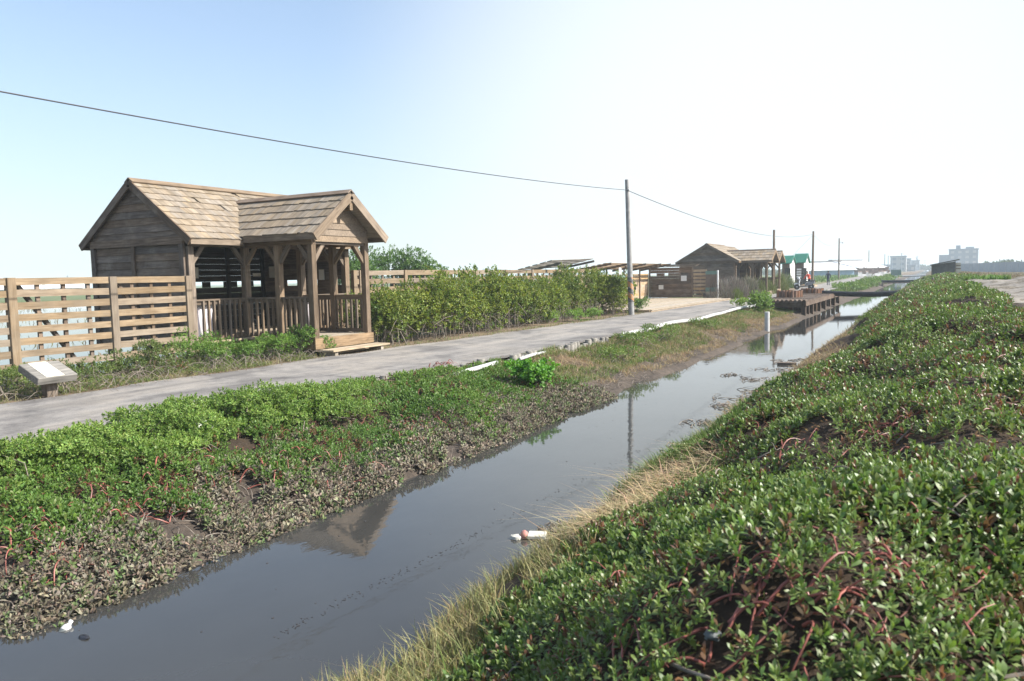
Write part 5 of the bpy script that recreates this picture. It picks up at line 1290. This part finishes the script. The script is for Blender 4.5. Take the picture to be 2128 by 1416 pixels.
# shrubs -------------------------------------------------------------------------------------------------
def shrub(name, label, cat, c, rx, ry, h, n, k, L, W, c0, c1, group=None, lobes=7, base=.2, twigs=10, mat='leaf_soft', fine=True, tw='root', twr=.008, zlo=.35, zb=None, upb=.5):
    gz = float(ground_z(c[0], c[1])) if zb is None else zb
    root = empty(name, (c[0], c[1], gz), label, cat, group)
    pts = []; nr = []; cen = []
    for i in range(lobes):
        a = 6.28*i/lobes+random.uniform(-.5, .5); q = math.sqrt(random.random())*.72
        lc = np.array([c[0]+rx*q*math.cos(a), c[1]+ry*q*math.sin(a), gz+h*(base+(1-base)*random.uniform(zlo, .8))]); lr = np.array([rx*.42, ry*.42, h*(1-base)*.33])*random.uniform(.75, 1.2)
        cen.append(lc); m = n//lobes
        d = nrm(rng.normal(0, 1, (m, 3))); d[:, 2] = np.abs(d[:, 2])*rng.choice([1, 1, 1, -1], m); rr = rng.uniform(.55, 1.08, (m, 1))
        pts.append(lc+d*lr*rr); nr.append(nrm(d+np.array([0, 0, upb])))
    P = np.concatenate(pts); N = nrm(np.concatenate(nr)+rng.normal(0, .25, (len(P), 3)))
    ok = P[:, 2] > gz+.03; P, N = P[ok], N[ok]
    t = np.clip(rng.uniform(0, .6, len(P))+vnoise(P[:, 0]+P[:, 2], P[:, 1]+P[:, 2]*.7, .35, 61)*.5, 0, 1)
    lb = LB(); sprigs(lb, P, N, k, L, W, mixc(c0, c1, t), fine, stem=L*.9, amin=12, amax=80); lb.build('foliage', M[mat], root)
    if twigs:
        b = MB()
        for i in range(twigs):
            q = cen[i % lobes]+np.array([random.gauss(0, rx*.2), random.gauss(0, ry*.2), 0]); s = V3((c[0]+random.gauss(0, rx*.4), c[1]+random.gauss(0, ry*.4), gz-.03)); m = (s+q)/2+np.array([random.gauss(0, rx*.2), random.gauss(0, ry*.2), 0])
            b.tube([s, m, q], [twr, twr*.8, twr*.4], 5)
        b.build('branches', M[tw], root)
    return root
# mangroves beside the road
random.seed(5)
my = [16.2, 17.3, 18.4, 19.5, 20.7, 21.8, 23.0, 24.2, 25.4, 26.6, 27.8, 29.0, 30.2, 31.4, 32.5]
mh = [1.3, 1.5, 1.62, 1.72, 1.85, 1.92, 1.7, 1.66, 1.74, 1.55, 1.72, 1.86, 1.8, 1.7, 1.4]
for i, (yy, hh) in enumerate(zip(my, mh)):
    lab = 'yellow-green mangrove bush with tangled grey roots in the row along the road'
    if i == 0: lab = 'mangrove bush with bare tangled roots right beside the porch step of the near hut'
    if i == 14: lab = 'mangrove bush just behind the striped pole at the right end of the row'
    xx = -12.95+random.uniform(-.15, .15)
    if i >= 13: xx = -12.4
    root = shrub('mangrove_bush', lab, 'bush', (xx, yy), 1.0, .9, hh*random.uniform(.95, 1.06), 1050, 7, .098, .046, (.045, .092, .02), (.215, .25, .045), 'mangrove bushes along the road', lobes=14, base=.1, twigs=0, fine=True, upb=.9, zlo=.16)
    gz = root.location[2]; b = MB()
    for k in range(30):
        a = random.uniform(0, 6.28); r1 = random.uniform(.15, 1.0); r2 = r1*random.uniform(.1, .6); z1 = random.uniform(.3, 1.0)*hh*.5
        p0 = V3((xx+math.cos(a)*r1*.9, yy+math.sin(a)*r1*.75, gz-.05)); p2 = V3((xx+math.cos(a+.4)*r2, yy+math.sin(a+.4)*r2, gz+z1)); m = (p0+p2)/2+V3((math.cos(a)*.14, math.sin(a)*.14, .12+random.random()*.15))
        r = random.uniform(.006, .014); b.tube([p0, m, p2], [r, r*.9, r*.7], 5)
    for k in range(26):
        p0 = V3((xx+random.uniform(-.9, .95), yy+random.uniform(-.8, .8), gz+random.uniform(0, .5))); d = V3((random.gauss(0, .3), random.gauss(0, .35), random.uniform(.05, .5))); r = random.uniform(.004, .009); b.tube([p0, p0+d*.6+V3((0, 0, .05)), p0+d], r, 4)
    b.build('roots', M['root'], root)
# trees behind the long fence
def tree(c, h, rx, label, n=900):
    gz = float(ground_z(c[0], c[1])); root = shrub('marsh_tree', label, 'tree', c, rx, rx, h, n, 7, .17, .08, (.045, .10, .025), (.11, .19, .04), None, lobes=12, base=.3, twigs=14, tw='bark', twr=.035, fine=False)
    root.children[0].name = 'crown'; b = MB(); b.tube([(c[0], c[1], gz-.1), (c[0]+.1, c[1], gz+h*.35), (c[0], c[1]+.1, gz+h*.6)], [.13, .09, .05], 8); b.build('trunk', M['bark'], root)
for (px_, py_, Y_, rx, lab) in [(728, 527, 31, 1.6, 'green marsh tree seen between the porch posts and fence, left of three'), (808, 528, 35, 2.3, 'broad green marsh tree above the long fence, middle of three'), (872, 545, 36, 1.5, 'smaller loose tree above the long fence, right of three')]:
    p = unY(px_, py_, Y_); tree((p[0], p[1]), (p[2]-float(ground_z(p[0], p[1])))*1.02, rx, lab, 1000)
# roadside scrub in front of the near fence
LG0, LG1 = (.075, .15, .03), (.17, .27, .055)
for (px_, X_, rx, ry, h, n, lab) in [
    (15, -13.3, .5, .6, .42, 260, 'scrubby shrub at the left edge beside the reading desk'),
    (165, -13.3, .45, .6, .42, 200, 'straggly shrub behind the reading desk'),
    (250, -13.3, .45, .55, .48, 260, 'thin olive shrub in front of the near fence, just right of the reading desk'),
    (325, -13.1, .5, .5, .62, 330, 'shrub with reddish twigs in front of the last fence bay'),
    (405, -13.4, .5, .5, .72, 380, 'leafy shrub at the corner post of the near hut'),
    (440, -12.9, .45, .45, .5, 300, 'low leafy shrub by the road under the near hut corner'),
    (500, -12.9, .45, .45, .5, 380, 'bright green shrub under the left railing of the near hut'),
    (560, -12.85, .42, .42, .58, 420, 'bright green shrub under the porch side railing of the near hut'),
    (618, -12.8, .5, .5, .66, 620, 'tallest bright green shrub at the front porch post of the near hut'),
    (668, -12.62, .3, .4, .42, 260, 'low green shrub at the left end of the porch step')]:
    p = unX(px_, 720, X_)
    dull = px_ < 350
    shrub('roadside_shrub', lab, 'shrub', (X_, p[1]), rx, ry, h, n, 7, .055, .022, (.07, .105, .03) if dull else LG0, (.14, .19, .05) if dull else LG1, 'scrub in front of the near fence', lobes=8, base=.1, twigs=26, twr=.006)
lb = LB(); n = 9000; x, y = scatter(n, -14.2, -12.1, 2, 13); z = ground_z(x, y); k = (vnoise(x, y, .6, 71) > .42) & (x < np.interp(y, PLy, PLx)-.1); x, y, z = x[k], y[k], z[k]
sprigs(lb, np.stack([x, y, z+rng.uniform(0, .28, len(x))*np.clip((-12.2-x), 0, 1)], 1), nrm(np.stack([rng.normal(.2, .4, len(x)), rng.normal(0, .4, len(x)), np.ones(len(x))], 1)), 6, .045, .017, mixc((.07, .11, .03), (.17, .21, .055), rng.uniform(0, 1, len(x))), True, .05)
stuff(lb.build('scrub_herbs', M['leaf_soft']))
b = MB()
for _ in range(420): stem(random.uniform(-14, -12.15), random.uniform(4.5, 13), random.uniform(.3, .9), random.uniform(.003, .007), random.uniform(.05, .35), 5)
stuff(b.build('dry_stems', M['root'], smooth=True))
b = MB()
for (a_, c_) in [(325, 765), (315, 750), (360, 745), (390, 770), (590, 725)]:
    q = un(a_, c_, .62)
    for _ in range(10): stem(min(q[0]-.3, -12.3)+random.gauss(0, .15), q[1]+random.gauss(0, .15), random.uniform(.2, .5), random.uniform(.004, .008), random.uniform(.1, .35))
stuff(b.build('creeping_stems', M['stem_red'], smooth=True))
# bushes on the canal-side road edge, near left
sb_ = [(-7.7, 2.6, .26), (-7.75, 3.2, .26), (-7.85, 3.9, .27), (-7.8, 4.5, .29), (-7.95, 5.1, .31), (-8.05, 5.7, .36), (-8.1, 6.3, .38), (-7.95, 6.9, .38), (-7.95, 7.5, .34), (-7.75, 8.1, .32), (-7.7, 8.7, .28), (-7.7, 3.6, .28), (-7.65, 4.9, .3), (-7.55, 6.1, .32), (-7.45, 7.3, .32), (-7.3, 5.5, .26), (-7.3, 8.2, .26)]
for (xx, yy, h) in sb_:
    shrub('verge_bush', 'low fresh green bush in the row under the near road edge', 'bush', (xx, yy), .42, .45, h, 520, 8, .042, .019, (.095, .165, .035), (.25, .35, .085), 'bushes under the near road edge', lobes=9, base=.05, twigs=8, twr=.006)
# bright plants
p = un(1100, 778, .5); shrub('leafy_weed', 'bright green broad-leaved weed clump beside the white pipe on the left bank', 'plant', (p[0], p[1]+.1), .5, .45, .42, 260, 6, .085, .06, (.085, .21, .03), (.17, .35, .055), lobes=9, base=.05, twigs=6)
p = un(1582, 645, .55); shrub('round_bush', 'rounded green bush at the left front corner of the pier', 'bush', (p[0], p[1]), .62, .6, .95, 800, 7, .085, .04, (.09, .17, .035), (.2, .29, .06), lobes=10, base=.05, twigs=8)
p = un(1535, 640, .6); shrub('round_bush', 'tiny yellow-green bush at the road edge by the long white pipe', 'bush', (p[0]+.1, p[1]), .45, .45, .42, 220, 6, .08, .035, (.11, .19, .035), (.22, .3, .06), lobes=6, base=.05, twigs=5)
p = un(1332, 650, .6); shrub('round_bush', 'small dark green bush just right of the striped pole', 'bush', (p[0]-.25, p[1]+.4), .5, .5, .62, 360, 7, .075, .032, (.06, .12, .03), (.13, .2, .05), lobes=7, base=.05, twigs=6)
for i, (px_, py_) in enumerate([(1150, 672), (1205, 668), (1240, 664)]):
    p = un(px_, py_, .6); shrub('leafy_weed', ['low green weed at the foot of the mangroves, left of three', 'bright weed at the foot of the mangroves, middle of three', 'bright weed at the foot of the mangroves nearest the striped pole'][i], 'plant', (p[0]-.25, p[1]+.2), .4, .5, .4, 220, 6, .07, .03, (.10, .19, .035), (.2, .3, .06), lobes=6, base=.05, twigs=4)
for i, (xx, yy, h) in enumerate([(-7.0, 22, .4), (-7.1, 27, .35), (-6.6, 17.2, .4), (-6.9, 19.4, .35)]):
    shrub('bank_bush', 'low olive bush among the dry grass on the left bank', 'bush', (xx, yy), .6, .7, h, 260, 6, .06, .026, (.085, .14, .035), (.17, .23, .06), 'low bushes in the dry left bank', lobes=7, base=.05, twigs=8)
for i, (px_, py_, h) in enumerate([(1760, 600, .5), (1785, 596, .8), (1800, 592, .6), (1820, 588, .9), (1838, 584, .7), (1850, 579, .8)]):
    p = un(px_, py_, .5); shrub('bank_bush', 'green bush on the far left bank between road and canal', 'bush', (p[0], p[1]), 1.6, 3.0, h, 240, 6, .25, .11, (.075, .14, .03), (.15, .22, .055), 'bushes on the far left bank', lobes=7, base=.05, twigs=0, fine=False)
# feathery thicket in front of the long-porch hut
def thicket(c, rx, ry, h, n, c0, c1, label):
    gz = float(ground_z(c[0], c[1])); root = empty('feathery_bush', (c[0], c[1], gz), label, 'bush', 'feathery thicket by the long porch')
    d = nrm(rng.normal(0, 1, (n, 3))); d[:, 2] = np.abs(d[:, 2]); P = np.array([c[0], c[1], gz])+d*np.array([rx, ry, h*.82])*rng.uniform(.25, 1, (n, 1))**.6
    P[:, 2] += h*.14*(vnoise(P[:, 0], P[:, 1], .5, 81)-.5)
    D = nrm(d*np.array([.35, .35, .2])+np.array([0, 0, .9])+rng.normal(0, .22, (n, 3)))
    t = np.clip(rng.uniform(0, .7, n)+vnoise(P[:, 0], P[:, 1]+P[:, 2], .6, 82)*.4, 0, 1)
    lb = LB(); lb.blades(P-D*.25, D, rng.uniform(.3, .6, n), .022, jitter(mixc(c0, c1, t), .3), rng.normal(0, .25, (n, 3))); lb.build('foliage', M['grass'], root)
    b = MB()
    for k in range(14): b.tube([(c[0]+random.gauss(0, rx*.3), c[1]+random.gauss(0, ry*.3), gz-.05), (c[0]+random.gauss(0, rx*.5), c[1]+random.gauss(0, ry*.5), gz+h*.75)], [.02, .008], 5)
    b.build('branches', M['bark'], root)
GY0, GY1 = (.10, .088, .075), (.19, .165, .135)
OL0, OL1 = (.075, .10, .035), (.15, .17, .06)
th = [(-12.2, 50.5, 1.0, 1.5, 1.75, GY0, GY1, 'grey leafless feathery bush right of the brown signboard'), (-11.8, 53.2, 1.0, 1.6, 1.8, GY0, GY1, 'grey twiggy bush in front of the wide hut gable'), (-11.55, 56, .9, 1.7, 1.7, GY0, (.17, .165, .10), 'grey-green feathery bush before the start of the long porch'),
      (-11.4, 58.8, .8, 1.7, 1.45, OL0, OL1, 'olive feathery bush under the long porch railing'), (-11.2, 61.5, .8, 1.5, 1.4, OL0, OL1, 'olive feathery bush at the front posts of the long porch'), (-11.6, 69.5, .8, 1.8, 1.9, OL0, OL1, 'olive feathery bush just right of the porches, beside the scooter'), (-12.2, 72.5, .8, 1.6, 1.7, OL0, (.13, .18, .06), 'greener feathery bush behind the scooter'), (-13.1, 82, 1.1, 1.6, 1.75, OL0, (.13, .18, .06), 'feathery bush at the foot of the left green-roofed kiosk'), (-11.35, 51.3, .5, .8, .6, OL0, (.16, .2, .05), 'low yellow-green bush at the end of the pale deck')]
for (xx, yy, rx, ry, h, a_, c_, lab) in th: thicket((xx, yy), rx, ry, h, 2600, a_, c_, lab)
# distant tree masses on the horizon
b = LB(); n = 5000
for (px0, px1, D, h) in [(2040, 2128, 300, 3.5), (1560, 1700, 420, 4.0), (700, 1240, 380, 3.6), (1905, 1960, 700, 5), (-200, 60, 420, 3.5)]:
    m = n//5; pxs = rng.uniform(px0, px1, m); v = np.array([ray(q, 575) for q in pxs]); v = v/np.linalg.norm(v[:, :2], axis=1, keepdims=True)*D
    hh = h*(.45+.75*vnoise(pxs, 0, 14, 91))*rng.uniform(.1, 1, m)
    P = np.stack([v[:, 0]+rng.normal(0, 2, m), v[:, 1]+rng.normal(0, 2, m), .4+hh], 1)
    sprigs(b, P, nrm(rng.normal(0, 1, (m, 3))+np.array([0, 0, .6])), 5, 1.1, .5, np.tile(np.array([[.06, .09, .035]]), (m, 1)), False, .3)
stuff(b.build('far_trees', M['leaf_soft']))

# ------------------------------------------------------------------ air, sky, sun, camera
mh_ = bpy.data.materials.new('haze'); mh_.use_nodes = True; nt = mh_.node_tree; nt.nodes.clear()
ou = nt.nodes.new('ShaderNodeOutputMaterial'); vo = nt.nodes.new('ShaderNodeVolumePrincipled')
vo.inputs['Color'].default_value = (.82, .93, 1.0, 1); vo.inputs['Density'].default_value = .0008; vo.inputs['Anisotropy'].default_value = .0
nt.links.new(vo.outputs[0], ou.inputs['Volume'])
b = MB(); b.box(-2700, 2700, -60, 2700, -1.6, 17.5); ho = b.build('haze', mh_); tag(ho, kind='stuff')

w = bpy.data.worlds.new('World'); scene.world = w; w.use_nodes = True; nt = w.node_tree; bg = nt.nodes['Background']
sky = nt.nodes.new('ShaderNodeTexSky'); sky.sky_type = 'NISHITA'; sky.sun_disc = False
SUN = unit((.72, .22, .66)); el = math.asin(SUN[2]); az = math.atan2(SUN[0], SUN[1])
sky.sun_elevation = el; sky.sun_rotation = az; sky.altitude = 0; sky.air_density = 1.0; sky.dust_density = 1.2; sky.ozone_density = 1.3
# pale humid glare of the air: whitens towards the horizon and round the bright part of the sky
tc = nt.nodes.new('ShaderNodeTexCoord'); sx = nt.nodes.new('ShaderNodeSeparateXYZ'); nt.links.new(tc.outputs['Generated'], sx.inputs[0])
dt = nt.nodes.new('ShaderNodeVectorMath'); dt.operation = 'DOT_PRODUCT'; nt.links.new(tc.outputs['Generated'], dt.inputs[0]); gd = unit(ray(1640, 330)); dt.inputs[1].default_value = tuple(gd)
g1 = nt.nodes.new('ShaderNodeMapRange'); g1.interpolation_type = 'SMOOTHSTEP'; g1.inputs['From Min'].default_value = .83; g1.inputs['From Max'].default_value = 1.01; g1.inputs['To Max'].default_value = 1.0; nt.links.new(dt.outputs['Value'], g1.inputs['Value'])
g2 = nt.nodes.new('ShaderNodeMapRange'); g2.interpolation_type = 'SMOOTHSTEP'; g2.inputs['From Min'].default_value = .34; g2.inputs['From Max'].default_value = -.02; g2.inputs['To Min'].default_value = .22; g2.inputs['To Max'].default_value = .62; nt.links.new(sx.outputs['Z'], g2.inputs['Value'])
m1 = nt.nodes.new('ShaderNodeMix'); m1.data_type = 'RGBA'; nt.links.new(g2.outputs['Result'], m1.inputs['Factor']); nt.links.new(sky.outputs[0], m1.inputs['A']); m1.inputs['B'].default_value = (2.6, 2.95, 3.15, 1)
m2 = nt.nodes.new('ShaderNodeMix'); m2.data_type = 'RGBA'; nt.links.new(g1.outputs['Result'], m2.inputs['Factor']); nt.links.new(m1.outputs['Result'], m2.inputs['A']); m2.inputs['B'].default_value = (4.0, 4.3, 4.45, 1)
nt.links.new(m2.outputs['Result'], bg.inputs['Color']); bg.inputs['Strength'].default_value = .125
sd = bpy.data.lights.new('sun', 'SUN'); sd.energy = 5.0; sd.angle = rad(.5); sd.color = (1, .95, .87)
so = bpy.data.objects.new('sun', sd); COL.objects.link(so); so.rotation_euler = Vector(SUN).to_track_quat('Z', 'Y').to_euler(); so.location = (20, 10, 30)

cd = bpy.data.cameras.new('camera'); cam = bpy.data.objects.new('camera', cd); COL.objects.link(cam)
cd.sensor_width = 36; cd.lens = F_PX/2128*36; cd.clip_start = .05; cd.clip_end = 6000
cam.matrix_world = Matrix(((cr[0], cu[0], -f0[0], 0), (cr[1], cu[1], -f0[1], 0), (cr[2], cu[2], -f0[2], EYE), (0, 0, 0, 1)))
cd.dof.use_dof = True; cd.dof.focus_distance = 13; cd.dof.aperture_fstop = 5.6
scene.camera = cam
vs = scene.view_settings; vs.view_transform = 'Standard'; vs.look = 'None'; vs.exposure = 1.0; vs.gamma = 1
scene.render.engine = 'CYCLES'; scene.cycles.use_denoising = True
scene.cycles.max_bounces = 6; scene.cycles.diffuse_bounces = 3; scene.cycles.glossy_bounces = 3; scene.cycles.transmission_bounces = 3; scene.cycles.volume_bounces = 1; scene.cycles.transparent_max_bounces = 6
